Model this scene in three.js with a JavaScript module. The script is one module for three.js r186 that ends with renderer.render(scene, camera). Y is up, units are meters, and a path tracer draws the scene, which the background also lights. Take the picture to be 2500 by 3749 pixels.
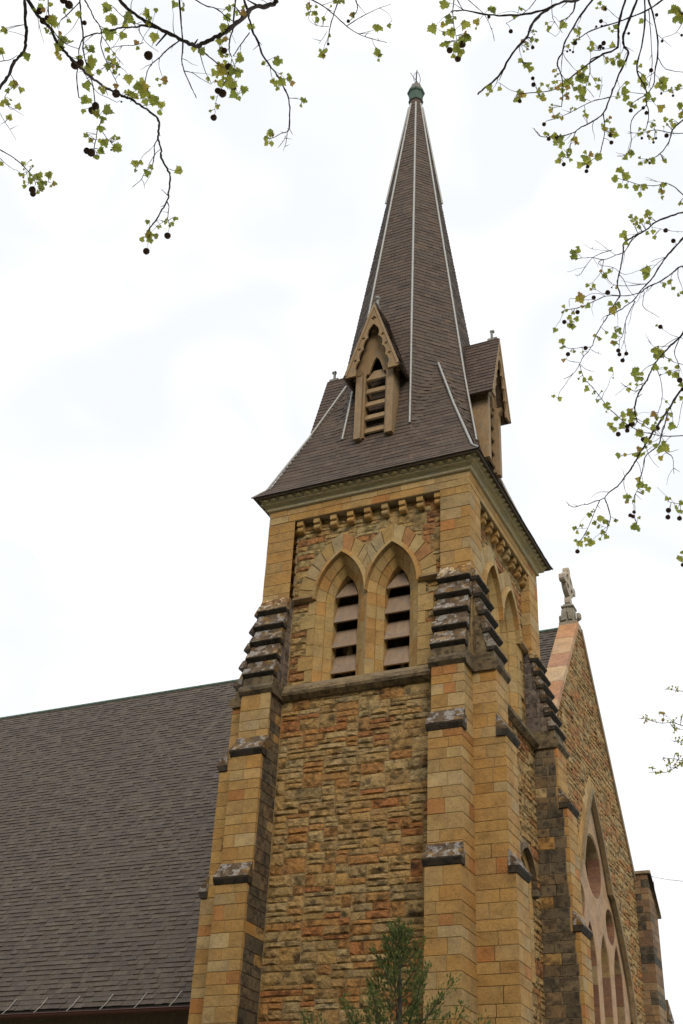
import * as THREE from 'three';

// ---------------------------------------------------------------- camera, sky, sun, exposure
const scene = new THREE.Scene();
const camera = new THREE.PerspectiveCamera(46.13, 683 / 1024, 0.1, 2000);
camera.position.set(9.728, 1.6, 23.267);
camera.rotation.set(THREE.MathUtils.degToRad(32.906), THREE.MathUtils.degToRad(26.474), THREE.MathUtils.degToRad(3.124), 'YXZ');
camera.updateMatrixWorld(true);
scene.add(camera);

let seed = 1234567;
const rnd = () => { seed = (seed + 0x6D2B79F5) | 0; let t = Math.imul(seed ^ (seed >>> 15), 1 | seed); t = (t + Math.imul(t ^ (t >>> 7), 61 | t)) ^ t; return ((t ^ (t >>> 14)) >>> 0) / 4294967296; };
const rr = (a, b) => a + (b - a) * rnd();
const pick = a => a[Math.floor(rnd() * a.length)];
const clamp = (x, a, b) => Math.min(b, Math.max(a, x));
const mix = (a, b, t) => a + (b - a) * t;
const sst = (a, b, x) => { const t = clamp((x - a) / (b - a), 0, 1); return t * t * (3 - 2 * t); };

// tileable value noise
function makeNoise(per, s0) {
  const n = per, tb = new Float32Array(n * n); const keep = seed; seed = s0; for (let i = 0; i < n * n; i++) tb[i] = rnd(); seed = keep;
  return (x, y) => { const xi = Math.floor(x), yi = Math.floor(y); let fx = x - xi, fy = y - yi; fx = fx * fx * (3 - 2 * fx); fy = fy * fy * (3 - 2 * fy);
    const x0 = ((xi % n) + n) % n, x1 = (x0 + 1) % n, y0 = ((yi % n) + n) % n, y1 = (y0 + 1) % n;
    return mix(mix(tb[y0 * n + x0], tb[y0 * n + x1], fx), mix(tb[y1 * n + x0], tb[y1 * n + x1], fx), fy); };
}
const octN = [4, 8, 16, 32, 64, 128, 256].map((p, i) => makeNoise(p, 77 + i * 131));
const fbm = (u, v, a = 0, b = 5) => { let s = 0, w = 0, k = 1; for (let i = a; i <= b; i++) { const p = 4 << i; s += k * octN[i](u * p, v * p); w += k; k *= .55; } return s / w; };

// overcast sky: high thin cloud, nearly even, with faint bluish openings
{
  const W = 1024, H = 512, d = new Float32Array(W * H * 4);
  const n3 = makeNoise(32, 991), n4 = makeNoise(64, 555);
  for (let j = 0; j < H; j++) for (let i = 0; i < W; i++) {
    const lat = (j + .5) / H * 2 - 1; // -1 bottom .. 1 top
    const u = i / W, v = j / H;
    const wx = .10 * (n3(u * 32 + 7, v * 32) - .5), wy = .10 * (n4(u * 64 + 3, v * 64) - .5), U = u + wx * .4, W2 = v + wy * .4;
    let c = .30 * n3(U * 32 + 11, W2 * 32 + 5) + .30 * n4(U * 64 + 9, W2 * 64 + 21) + .40 * fbm(U + .37, W2 + .13, 4, 6);
    const o = sst(.28, .72, c);
    let r = mix(1.0, .85, o), g = mix(1.01, .88, o), b = mix(1.03, .925, o);
    if (lat < 0) { r = .55; g = .55; b = .55; }
    d.set([r, g, b, 1], (j * W + i) * 4);
  }
  const t = new THREE.DataTexture(d, W, H, THREE.RGBAFormat, THREE.FloatType);
  t.mapping = THREE.EquirectangularReflectionMapping; t.magFilter = t.minFilter = THREE.LinearFilter; t.wrapS = THREE.RepeatWrapping; t.needsUpdate = true;
  scene.background = t; scene.environment = t;
}
const sun = new THREE.DirectionalLight(0xfff0d8, 1.5);
sun.position.set(22, 41, 36); sun.target.position.set(0, 10, 0); sun.castShadow = true; sun.shadow.radius = 40;
sun.shadow.mapSize.set(2048, 2048);
Object.assign(sun.shadow.camera, { left: -40, right: 40, top: 40, bottom: -40, near: 1, far: 160 });
scene.add(sun, sun.target);
const renderer = new THREE.WebGLRenderer({ antialias: true });
renderer.setSize(683, 1024);
renderer.toneMapping = THREE.LinearToneMapping;
renderer.toneMappingExposure = 1.1;
renderer.shadowMap.enabled = true;

// ---------------------------------------------------------------- photo pixel -> direction
const F = 4402.1, PX = 1250, PY = 1874.5, CAM = camera.position.clone();
const ray = (x, y) => new THREE.Vector3((x - PX) / F, -(y - PY) / F, -1).normalize().applyQuaternion(camera.quaternion);
const inv = camera.quaternion.clone().invert();
function toPx(p) { const c = p.clone().sub(CAM).applyQuaternion(inv); return c.z > -.1 ? null : [PX - F * c.x / c.z, PY + F * c.y / c.z]; }

// ---------------------------------------------------------------- procedural textures
function tex(n, fn, srgb) {
  const d = new Uint8Array(n * n * 4);
  for (let j = 0; j < n; j++) for (let i = 0; i < n; i++) { const c = fn(i / n, j / n); const o = (j * n + i) * 4; d[o] = clamp(c[0], 0, 1) * 255; d[o + 1] = clamp(c[1], 0, 1) * 255; d[o + 2] = clamp(c[2], 0, 1) * 255; d[o + 3] = 255; }
  const t = new THREE.DataTexture(d, n, n); t.wrapS = t.wrapT = THREE.RepeatWrapping; t.magFilter = THREE.LinearFilter; t.minFilter = THREE.LinearMipmapLinearFilter; t.generateMipmaps = true;
  if (srgb) t.colorSpace = THREE.SRGBColorSpace; t.needsUpdate = true; return t;
}
const grey = f => (u, v) => { const k = f(u, v); return [k, k, k]; };
const T = {};
T.stone = tex(1024, (u, v) => { const a = fbm(u, v, 1, 5), g = fbm(v + .31, u + .7, 4, 6), p = fbm(u + .5, v + .2, 3, 6);
  let k = .93 + .26 * (a - .5) + .18 * (g - .5); if (p > .7) k -= (p - .7) * 1.2; const w = (fbm(u + .2, v + .6, 0, 3) - .5) * .16;
  return [k + w * .3, k, k - w]; }, true);
T.bump = tex(1024, grey((u, v) => .5 + .9 * (fbm(u, v, 2, 6) - .5) - Math.max(0, fbm(u + .3, v, 4, 6) - .62) * 1.5));
T.rock = tex(1024, (u, v) => { const a = fbm(u, v, 2, 6), g = fbm(v + .31, u + .7, 4, 6), s = sst(.55, .8, fbm(u + .4, v + .1, 1, 6)), l = fbm(u * .5 + .1, v * 2, 2, 5);
  let k = .93 + .34 * (a - .5) + .3 * (g - .5) + .14 * (l - .5); k = mix(k, .52, s * .8); const w = (fbm(u + .2, v + .6, 1, 4) - .5) * .2; return [k + w * .3, k, k - w]; }, true);
T.soot = tex(1024, (u, v) => { const a = fbm(u, v, 1, 5), g = fbm(v + .31, u + .7, 4, 6), s = sst(.42, .74, fbm(u + .4, v + .1, 2, 6));
  let k = (.90 + .3 * (a - .5) + .22 * (g - .5)); k = mix(k, .58 + .2 * (g - .5), s * .9); return [k, k * mix(1, 1.0, s), k * mix(1, 1.04, s)]; }, true);
T.lichen = tex(1024, (u, v) => { const a = fbm(u, v, 2, 6), g = fbm(v + .3, u + .7, 4, 6), wl = sst(.49, .62, fbm(u + .4, v + .1, 2, 6)), ol = sst(.60, .68, fbm(u + .75, v + .55, 1, 6));
  let c = [.36 + .3 * (a - .5), .30 + .28 * (a - .5), .235 + .24 * (a - .5)]; const L = [.60 + .4 * (g - .5), .59 + .4 * (g - .5), .59 + .4 * (g - .5)], O = [.56, .40, .14];
  c = c.map((x, i) => mix(x, L[i], wl * .85)); return c.map((x, i) => mix(x, O[i] + .3 * (g - .5), ol * .42)); }, true);
T.shingle = tex(512, (u, v) => { const k = .92 + .4 * (fbm(u, v, 4, 6) - .5) + .12 * (fbm(u, v, 0, 2) - .5); return [k, k, k]; }, true);
T.wood = tex(1024, (u, v) => { const s = fbm(u, v * .25, 3, 6), f = fbm(u + .2, v * .5 + .4, 2, 6); let k = .88 + .2 * (s - .5); const fl = sst(.64, .69, f); return [mix(k, .80, fl), mix(k, .86, fl), mix(k, .95, fl)].map(x => x + .1 * (fbm(u, v, 4, 6) - .5)); }, true);
T.copper = tex(512, (u, v) => { const a = fbm(u, v, 0, 5); return [.33 + .3 * (a - .5), .405 + .2 * (a - .5), .36 + .2 * (a - .5)]; }, true);
T.bark = tex(512, (u, v) => { const a = fbm(u, v, 1, 6), p = sst(.55, .6, fbm(u + .3, v, 0, 4)); const k = .5 + .5 * (a - .5); return [mix(k * .62, .62, p * .3), mix(k * .55, .6, p * .3), mix(k * .5, .5, p * .3)]; }, true);
T.grass = tex(1024, (u, v) => { const a = fbm(u, v, 0, 6), b = fbm(u + .4, v, 4, 6); return [.30 + .3 * (a - .5) + .2 * (b - .5), .36 + .3 * (a - .5) + .2 * (b - .5), .18 + .15 * (a - .5)]; }, true);
const SM = (o) => new THREE.MeshStandardMaterial(Object.assign({ roughness: .92 }, o));
const M = {
  stone: SM({ vertexColors: true, map: T.stone, bumpMap: T.bump, bumpScale: .012 }),
  rock: SM({ vertexColors: true, map: T.rock, bumpMap: T.bump, bumpScale: .035 }),
  sooty: SM({ vertexColors: true, map: T.soot, bumpMap: T.bump, bumpScale: .012 }),
  mortar: SM({ color: new THREE.Color().setRGB(.36, .275, .17), map: T.stone, bumpMap: T.bump, bumpScale: .01 }),
  lichen: SM({ vertexColors: true, map: T.lichen, bumpMap: T.bump, bumpScale: .02 }),
  shingle: SM({ vertexColors: true, map: T.shingle, bumpMap: T.bump, bumpScale: .004, roughness: .8 }),
  wood: SM({ vertexColors: true, map: T.wood, bumpMap: T.bump, bumpScale: .004, roughness: .7 }),
  metal: SM({ color: new THREE.Color().setRGB(.46, .46, .45), map: T.stone, roughness: .55, metalness: .25 }),
  copper: SM({ map: T.copper, roughness: .8 }),
  iron: SM({ color: new THREE.Color().setRGB(.05, .045, .045), roughness: .7 }),
  bark: SM({ map: T.bark, bumpMap: T.bump, bumpScale: .01 }),
  twig: SM({ color: new THREE.Color().setRGB(.10, .068, .06), roughness: .85 }),
  ball: SM({ color: new THREE.Color().setRGB(.17, .092, .068), bumpMap: T.bump, bumpScale: .004 }),
  glass: SM({ color: new THREE.Color().setRGB(.03, .033, .04), roughness: .12 }),
  grass: SM({ map: T.grass }),
};
M.wood.side = THREE.DoubleSide;
const leafMat = (r, g, b) => new THREE.MeshPhysicalMaterial({ color: new THREE.Color().setRGB(r, g, b), roughness: .9, transmission: .5, thickness: 0, side: THREE.DoubleSide });
const LEAF = [leafMat(.56, .60, .11), leafMat(.48, .54, .10), leafMat(.66, .66, .12), leafMat(.70, .56, .10), leafMat(.38, .42, .10), leafMat(.64, .40, .12)];

// ---------------------------------------------------------------- geometry collector (flat shaded)
class G {
  constructor() { this.p = []; this.u = []; this.c = []; this.s = []; }
  tri(a, b, c, col, ua, ub, uc) {
    this.p.push(a[0], a[1], a[2], b[0], b[1], b[2], c[0], c[1], c[2]);
    this.u.push(ua[0], ua[1], ub[0], ub[1], uc[0], uc[1]);
    const k = col.length === 3 && Array.isArray(col[0]) ? col : [col, col, col];
    for (const q of k) this.c.push(q[0], q[1], q[2]);
  }
  poly(pts, col, off = [0, 0], tile = 1.6) { // planar convex polygon, metric uv
    const a = pts[0], n = nrm(pts); if (!n) return;
    let e1 = Math.abs(n[1]) > .85 ? [1, 0, 0] : norm([n[2], 0, -n[0]]); let e2 = cross(n, e1);
    const uv = p => [(dot(p, e1) + off[0]) / tile, (dot(p, e2) + off[1]) / tile];
    const ua = uv(a); for (let i = 1; i < pts.length - 1; i++) this.tri(a, pts[i], pts[i + 1], col, ua, uv(pts[i]), uv(pts[i + 1]));
  }
  add(g) { for (const k of ['p', 'u', 'c']) for (let i = 0; i < g[k].length; i++) this[k].push(g[k][i]); return this; }
  geo(smooth) {
    const g = new THREE.BufferGeometry(); g.setAttribute('position', new THREE.Float32BufferAttribute(this.p, 3)); g.setAttribute('uv', new THREE.Float32BufferAttribute(this.u, 2)); g.setAttribute('color', new THREE.Float32BufferAttribute(this.c, 3));
    if (this.n) g.setAttribute('normal', new THREE.Float32BufferAttribute(this.n, 3)); else g.computeVertexNormals(); return g;
  }
  score() { // photo area in pixels facing the camera
    const p = this.p; let s = 0; const m = new THREE.Vector3(); let n = 0;
    for (let i = 0; i < p.length; i += 9) {
      const ax = p[i + 3] - p[i], ay = p[i + 4] - p[i + 1], az = p[i + 5] - p[i + 2], bx = p[i + 6] - p[i], by = p[i + 7] - p[i + 1], bz = p[i + 8] - p[i + 2];
      const nx = ay * bz - az * by, ny = az * bx - ax * bz, nz = ax * by - ay * bx;
      const dx = CAM.x - p[i], dy = CAM.y - p[i + 1], dz = CAM.z - p[i + 2], d2 = dx * dx + dy * dy + dz * dz;
      const k = nx * dx + ny * dy + nz * dz; if (k > 0) s += k * .5 / Math.sqrt(d2) / d2 * F * F; m.x += p[i]; m.y += p[i + 1]; m.z += p[i + 2]; n++;
    }
    if (!n) return 0; const q = toPx(m.multiplyScalar(1 / n)); if (!q || q[0] < -20 || q[0] > 2520 || q[1] < -20 || q[1] > 3770) return 0; return s;
  }
}
const dot = (a, b) => a[0] * b[0] + a[1] * b[1] + a[2] * b[2];
const cross = (a, b) => [a[1] * b[2] - a[2] * b[1], a[2] * b[0] - a[0] * b[2], a[0] * b[1] - a[1] * b[0]];
const norm = a => { const l = Math.hypot(...a) || 1; return [a[0] / l, a[1] / l, a[2] / l]; };
function nrm(pts) { let n = [0, 0, 0]; for (let i = 0; i < pts.length; i++) { const a = pts[i], b = pts[(i + 1) % pts.length]; n[0] += (a[1] - b[1]) * (a[2] + b[2]); n[1] += (a[2] - b[2]) * (a[0] + b[0]); n[2] += (a[0] - b[0]) * (a[1] + b[1]); } const l = Math.hypot(...n); return l < 1e-9 ? null : n.map(x => x / l); }

// face frames: (u along the wall, v up, w outwards)
const FA = (u, v, w) => [u, v, w], FB = (u, v, w) => [w, v, -u], FC = (u, v, w) => [-w, v, u], FD = (u, v, w) => [-u, v, -w];
const XG = 2.1, Z0 = -8.2; // gable wall plane and centre line

// box with chamfered edges in a frame
function chBox(fr, u0, u1, v0, v1, w0, w1, col, b = .008, g = new G()) {
  const off = [rnd() * 9, rnd() * 9]; b = Math.min(b, (u1 - u0) * .3, (v1 - v0) * .3, (w1 - w0) * .3);
  const X = [u0, u1], Y = [v0, v1], Z = [w0, w1], s = [1, -1];
  const P = (i, j, k, ax) => fr(X[i] + (ax === 0 ? 0 : s[i] * b), Y[j] + (ax === 1 ? 0 : s[j] * b), Z[k] + (ax === 2 ? 0 : s[k] * b));
  g.poly([P(0, 0, 1, 2), P(1, 0, 1, 2), P(1, 1, 1, 2), P(0, 1, 1, 2)], col, off);
  g.poly([P(1, 0, 1, 0), P(1, 0, 0, 0), P(1, 1, 0, 0), P(1, 1, 1, 0)], col, off); g.poly([P(0, 0, 0, 0), P(0, 0, 1, 0), P(0, 1, 1, 0), P(0, 1, 0, 0)], col, off);
  g.poly([P(0, 1, 1, 1), P(1, 1, 1, 1), P(1, 1, 0, 1), P(0, 1, 0, 1)], col, off); g.poly([P(0, 0, 0, 1), P(1, 0, 0, 1), P(1, 0, 1, 1), P(0, 0, 1, 1)], col, off);
  // front and side chamfers
  g.poly([P(1, 0, 1, 2), P(1, 0, 1, 0), P(1, 1, 1, 0), P(1, 1, 1, 2)], col, off); g.poly([P(0, 0, 1, 0), P(0, 0, 1, 2), P(0, 1, 1, 2), P(0, 1, 1, 0)], col, off);
  g.poly([P(0, 1, 1, 2), P(1, 1, 1, 2), P(1, 1, 1, 1), P(0, 1, 1, 1)], col, off); g.poly([P(0, 0, 1, 1), P(1, 0, 1, 1), P(1, 0, 1, 2), P(0, 0, 1, 2)], col, off);
  for (const i of [0, 1]) for (const j of [0, 1]) { const q = [P(i, j, 1, 0), P(i, j, 1, 2), P(i, j, 0, 0), P(i, j, 1, 1), P(i, j, 0, 1)];
    const e = [q[0], q[2], q[4], q[3]]; const f = (i ^ j) ? e.slice().reverse() : e; g.poly(i && j ? [q[0], q[2], q[4], q[3]] : i && !j ? [q[2], q[0], q[3], q[4]] : !i && j ? [q[2], q[0], q[3], q[4]] : [q[0], q[2], q[4], q[3]], col, off);
    g.poly((i ^ j) ? [q[0], q[1], q[3]].reverse() : [q[0], q[3], q[1]].reverse(), col, off); }
  return g;
}
// profile (w,v) counter-clockwise seen with w right, v up, pushed along u
function prism(fr, prof, u0, u1, col, g = new G()) {
  const off = [rnd() * 9, rnd() * 9]; const n = prof.length;
  for (let i = 0; i < n; i++) { const a = prof[i], b = prof[(i + 1) % n]; g.poly([fr(u1, a[1], a[0]), fr(u1, b[1], b[0]), fr(u0, b[1], b[0]), fr(u0, a[1], a[0])].reverse(), col, off); }
  g.poly(prof.map(q => fr(u0, q[1], q[0])), col, off); g.poly(prof.map(q => fr(u1, q[1], q[0])).reverse(), col, off); return g;
}
// rock-faced stone
function rockStone(fr, u0, u1, v0, v1, w, col, amp = 1) {
  const g = new G(), off = [rnd() * 9, rnd() * 9], gp = .006; u0 += gp; u1 -= gp; v0 += gp; v1 -= gp;
  const L = u1 - u0, H = v1 - v0; if (L < .02 || H < .02) return g;
  const nu = clamp(Math.round(L / .11) + 1, 3, 6), nv = clamp(Math.round(H / .065) + 1, 3, 4), base = w + rr(.0, .012);
  const flat = rnd() < .22, lift = flat ? rr(.014, .024) : rr(.012, .036) * amp, slant = rr(-.3, .5), pk = rr(.15, .5), P = [], tilt = rr(-.5, .5);
  const cv = []; const dk = rnd() < .2 ? rr(.14, .5) : 1, dx = rnd(), dy = rr(0, .6), dr = rr(.25, .5);
  for (let j = 0; j <= nv; j++) { P.push([]); cv.push([]); for (let i = 0; i <= nu; i++) {
    let s = i / nu, t = j / nv; const ed = i === 0 || j === 0 || i === nu || j === nv;
    if (i > 0 && i < nu) s += rr(-.3, .3) / nu; if (j > 0 && j < nv) t += rr(-.28, .28) / nv;
    if (j === 1) t = Math.min(t, .14 + rr(0, .08)); 
    const prof = mix(1 - .75 * Math.max(0, t - pk) / (1 - pk), 1, .2) * (1 + tilt * (s - .5));
    const h = ed ? base : base + lift * prof * rr(flat ? .85 : .3, flat ? 1.1 : 1.5);
    P[j].push(fr(u0 + s * L, v0 + t * H, h)); const d = Math.hypot((s - dx) * L / H * .7, t - dy); const q = mix(dk, 1, sst(dr * .4, dr, d)) * rr(.92, 1.08); cv[j].push(col.map(x => x * q)); } }
  const uv = (p) => { const a = fr(1, 0, 0), z = fr(0, 0, 0), e = [a[0] - z[0], 0, a[2] - z[2]]; return [(dot(p, e) + off[0]) / 1.3, (p[1] + off[1]) / 1.3]; };
  for (let j = 0; j < nv; j++) for (let i = 0; i < nu; i++) { const a = P[j][i], b = P[j][i + 1], c = P[j + 1][i + 1], d = P[j + 1][i]; const ca = cv[j][i], cb = cv[j][i + 1], cc = cv[j + 1][i + 1], cd = cv[j + 1][i];
    if (rnd() < .5) { g.tri(a, b, c, [ca, cb, cc], uv(a), uv(b), uv(c)); g.tri(a, c, d, [ca, cc, cd], uv(a), uv(c), uv(d)); } else { g.tri(a, b, d, [ca, cb, cd], uv(a), uv(b), uv(d)); g.tri(b, c, d, [cb, cc, cd], uv(b), uv(c), uv(d)); } }
  const B = w - .03, q = (u, v, ww) => fr(u, v, ww);
  g.poly([q(u0, v0, B), q(u1, v0, B), q(u1, v0, base), q(u0, v0, base)], col, off); g.poly([q(u0, v1, base), q(u1, v1, base), q(u1, v1, B), q(u0, v1, B)], col, off);
  g.poly([q(u0, v0, B), q(u0, v0, base), q(u0, v1, base), q(u0, v1, B)], col, off); g.poly([q(u1, v0, base), q(u1, v0, B), q(u1, v1, B), q(u1, v1, base)], col, off);
  return g;
}
const jit = (c, k = .1) => { const f = rr(1 - k, 1 + k), h = rr(-.03, .03); return [c[0] * f * (1 + h), c[1] * f, c[2] * f * (1 - h * 1.5)]; };
const DRESS = [[.48, .295, .106], [.48, .30, .112], [.47, .275, .092], [.47, .28, .10], [.46, .255, .08], [.45, .205, .066], [.47, .29, .10], [.46, .27, .088], [.51, .36, .17], [.44, .305, .14], [.49, .315, .13]];
const RUB = [[.43, .265, .098], [.44, .29, .118], [.44, .285, .112], [.45, .31, .14], [.41, .25, .096], [.42, .275, .115], [.42, .21, .068], [.39, .165, .055], [.45, .32, .15], [.36, .245, .108], [.42, .225, .075]];
const PINK = [[.52, .27, .14], [.49, .21, .10], [.56, .41, .26], [.50, .27, .16], [.54, .36, .22]];
const dress = () => jit(pick(DRESS), .09), rub = () => jit(pick(RUB), .09);

// ---------------------------------------------------------------- things, parts, pieces
const used = {};
const numbered = n => { used[n] = (used[n] || 0) + 1; return used[n] === 1 ? n : n + '_' + String(used[n] - 1).padStart(3, '0'); };
function thing(name, label, category, group, pos) { const o = new THREE.Group(); o.name = numbered(name); o.userData = { label, category }; if (group) o.userData.group = group; if (pos) o.position.set(...pos); scene.add(o); return o; }
function mesh(name, geo, mat, parent) { const m = new THREE.Mesh(geo, mat); m.name = name; m.castShadow = m.receiveShadow = true; parent.add(m); return m; }
function part(name, parent) { const o = new THREE.Group(); o.name = name; parent.add(o); return o; }
function struct(name, geo, mat) { const m = mesh(name, geo, mat, scene); m.userData.kind = 'structure'; return m; }
class Pieces { // up to max single meshes that show largest, the rest joined
  constructor(thing, name, max = 300) { Object.assign(this, { thing, name, max, list: [] }); }
  add(g, mat, parent) { if (g.p.length) this.list.push({ g, mat, parent, s: g.score() }); }
  done() {
    this.list.sort((a, b) => b.s - a.s); const rest = new Map();
    this.list.forEach((e, i) => { if (i < this.max && e.s > 25) mesh(this.name, e.g.geo(), e.mat, e.parent); else { if (!rest.has(e.mat)) rest.set(e.mat, new G()); rest.get(e.mat).add(e.g); } });
    for (const [mat, g] of rest) { const m = mesh(this.name + '_field', g.geo(), mat, this.thing); m.userData.kind = 'stuff'; }
  }
}
const coreBox = (fr, u0, u1, v0, v1, w0, w1, g = new G()) => chBox(fr, u0, u1, v0, v1, w0, w1, [1, 1, 1], .001, g);

// dressed masonry block-work in a box; faces front (+w) and both sides
function ashlar(fr, put, u0, u1, v0, v1, w0, w1, o = {}) {
  let v = v0; const hs = []; while (v < v1 - .01) { let h = rr(o.h0 || .21, o.h1 || .34); if (v1 - v - h < .14) h = v1 - v; hs.push(h); v += h; } v = v0; const gp = .0035;
  for (const h of hs) {
    const cuts = [u0]; let u = u0; const W = u1 - u0; while (u < u1 - .01) { let l = rr(o.l0 || .22, o.l1 || .52); if (u1 - u - l < .15) l = u1 - u; u += l; cuts.push(u); }
    for (let i = 0; i < cuts.length - 1; i++) {
      const a = cuts[i], b = cuts[i + 1], D = w1 - w0, first = i === 0, last = i === cuts.length - 2; const one = first && last;
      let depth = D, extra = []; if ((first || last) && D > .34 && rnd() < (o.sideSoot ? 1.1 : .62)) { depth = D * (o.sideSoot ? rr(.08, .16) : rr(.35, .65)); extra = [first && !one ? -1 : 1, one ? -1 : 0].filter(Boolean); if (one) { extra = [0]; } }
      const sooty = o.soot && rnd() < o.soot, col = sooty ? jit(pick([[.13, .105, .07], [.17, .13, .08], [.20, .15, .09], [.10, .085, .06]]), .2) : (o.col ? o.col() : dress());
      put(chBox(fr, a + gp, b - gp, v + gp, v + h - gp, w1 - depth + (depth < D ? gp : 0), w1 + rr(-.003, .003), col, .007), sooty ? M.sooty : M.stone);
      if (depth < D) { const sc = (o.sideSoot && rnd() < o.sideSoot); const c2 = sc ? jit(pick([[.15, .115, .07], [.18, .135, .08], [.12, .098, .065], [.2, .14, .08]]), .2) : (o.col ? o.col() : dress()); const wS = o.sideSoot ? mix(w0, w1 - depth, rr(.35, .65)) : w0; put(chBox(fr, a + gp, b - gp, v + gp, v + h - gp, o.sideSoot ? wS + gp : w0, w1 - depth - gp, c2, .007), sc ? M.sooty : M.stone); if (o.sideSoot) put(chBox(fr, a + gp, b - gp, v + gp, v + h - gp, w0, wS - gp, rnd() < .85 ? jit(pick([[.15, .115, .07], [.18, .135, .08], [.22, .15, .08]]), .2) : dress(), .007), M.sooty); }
    }
    v += h;
  }
}
// snecked rubble by skyline filling
function rubble(fr, put, u0, u1, v0, v1, w, skip, o = {}) {
  const q = .05, N = Math.round((u1 - u0) / q), sk = new Array(N).fill(0), H = v1 - v0, dq = (u1 - u0) / N; let guard = 0;
  while (guard++ < 9000) {
    let m = Infinity, s = 0; for (let i = 0; i < N; i++) if (sk[i] < m - 1e-6) { m = sk[i]; s = i; } if (m >= H - .02) break;
    let e = s; while (e < N && Math.abs(sk[e] - m) < 1e-6) e++; const L = e - s;
    let h = pick([.09, .11, .13, .13, .15, .17, .19, .24, .31]), wd = Math.round(rr(.26, .80) / q * (h > .2 ? .7 : 1)); if (h < .13) wd += 2;
    if (L - wd < 4) wd = L; if (L > 12 && wd === L) wd = Math.round(L * rr(.32, .68));
    const lh = s > 0 ? sk[s - 1] - m : 9, rh = e < N && wd === L ? sk[e] - m : 9; if (lh > .085 && lh < .30 && rnd() < .5) h = lh; else if (rh > .085 && rh < .3 && rnd() < .6) h = rh;
    if (H - m - h < .08) h = H - m;
    for (let i = s; i < s + wd; i++) sk[i] = m + h;
    const a = u0 + s * dq, b = u0 + (s + wd) * dq, c = v0 + m, d = v0 + m + h;
    const r = skip ? skip(a, b, c, d) : [a, b]; if (!r) continue; put(rockStone(fr, r[0], r[1], c, d, w, o.col ? o.col() : rub(), o.amp || 1), M.rock);
  }
}
// pointed arch pieces. offset a from the centre line; centres lie c beyond the axis
function arcPt(cx, sp, a, side, t, c) { const R = a + c, f = Math.acos(c / R) * t; return [cx + side * (R * Math.cos(f) - c), sp + R * Math.sin(f)]; }
function archPiece(fr, cx, sp, a0, a1, side, t0, t1, w0, wi, wo, col, c, clip, n = 3) {
  const g = new G(), off = [rnd() * 9, rnd() * 9]; const A = [], B = [];
  const cl = p => { if (clip && p[0] * clip < .003) p = [.003 * clip, p[1]]; return p; };
  for (let i = 0; i <= n; i++) { const t = mix(t0, t1, i / n); A.push(cl(arcPt(cx, sp, a0, side, t, c))); B.push(cl(arcPt(cx, sp, a1, side, t, c))); }
  const Q = (pts) => g.poly(side > 0 ? pts : pts.slice().reverse(), col, off);
  for (let i = 0; i < n; i++) {
    Q([fr(...A[i], wi), fr(...B[i], wo), fr(...B[i + 1], wo), fr(...A[i + 1], wi)]);
    Q([fr(...A[i], w0), fr(...A[i], wi), fr(...A[i + 1], wi), fr(...A[i + 1], w0)]);
    Q([fr(...B[i], wo), fr(...B[i], w0), fr(...B[i + 1], w0), fr(...B[i + 1], wo)]);
  }
  Q([fr(...A[0], w0), fr(...B[0], w0), fr(...B[0], wo), fr(...A[0], wi)]); Q([fr(...A[n], wi), fr(...B[n], wo), fr(...B[n], w0), fr(...A[n], w0)]);
  return g;
}
function jambPiece(fr, cx, a0, a1, side, v0, v1, w0, wi, wo, col) { const g = new G(), off = [rnd() * 9, rnd() * 9], x0 = cx + side * a0, x1 = cx + side * a1; const Q = p => g.poly(side > 0 ? p : p.slice().reverse(), col, off);
  Q([fr(x0, v0, wi), fr(x1, v0, wo), fr(x1, v1, wo), fr(x0, v1, wi)]); Q([fr(x0, v0, w0), fr(x0, v0, wi), fr(x0, v1, wi), fr(x0, v1, w0)]); Q([fr(x1, v0, wo), fr(x1, v0, w0), fr(x1, v1, w0), fr(x1, v1, wo)]);
  Q([fr(x0, v1, wi), fr(x1, v1, wo), fr(x1, v1, w0), fr(x0, v1, w0)]); Q([fr(x0, v0, w0), fr(x1, v0, w0), fr(x1, v0, wo), fr(x0, v0, wi)]); return g; }
// wall slab with holes: outline and holes in (u,v)
function slab(fr, outline, holes, w0, w1) {
  const sh = new THREE.Shape(outline.map(p => new THREE.Vector2(...p))); for (const h of holes) sh.holes.push(new THREE.Path(h.map(p => new THREE.Vector2(...p))));
  const g = new THREE.ExtrudeGeometry(sh, { depth: w1 - w0, bevelEnabled: false, curveSegments: 1 }); const p = g.attributes.position; for (let i = 0; i < p.count; i++) { const q = fr(p.getX(i), p.getY(i), p.getZ(i) + w0); p.setXYZ(i, ...q); }
  const uv = g.attributes.uv; for (let i = 0; i < p.count; i++) uv.setXY(i, (p.getX(i) + p.getZ(i)) / 1.6, p.getY(i) / 1.6); g.computeVertexNormals(); g.setAttribute('color', new THREE.Float32BufferAttribute(new Float32Array(p.count * 3).fill(1), 3)); return g;
}
const lancet = (cx, a, sill, sp, c, n = 10) => { const o = [[cx - a, sill], [cx + a, sill]]; for (let i = 0; i <= n; i++) o.push(arcPt(cx, sp, a, 1, i / n, c)); for (let i = n - 1; i >= 0; i--) o.push(arcPt(cx, sp, a, -1, i / n, c)); return o; };
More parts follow.
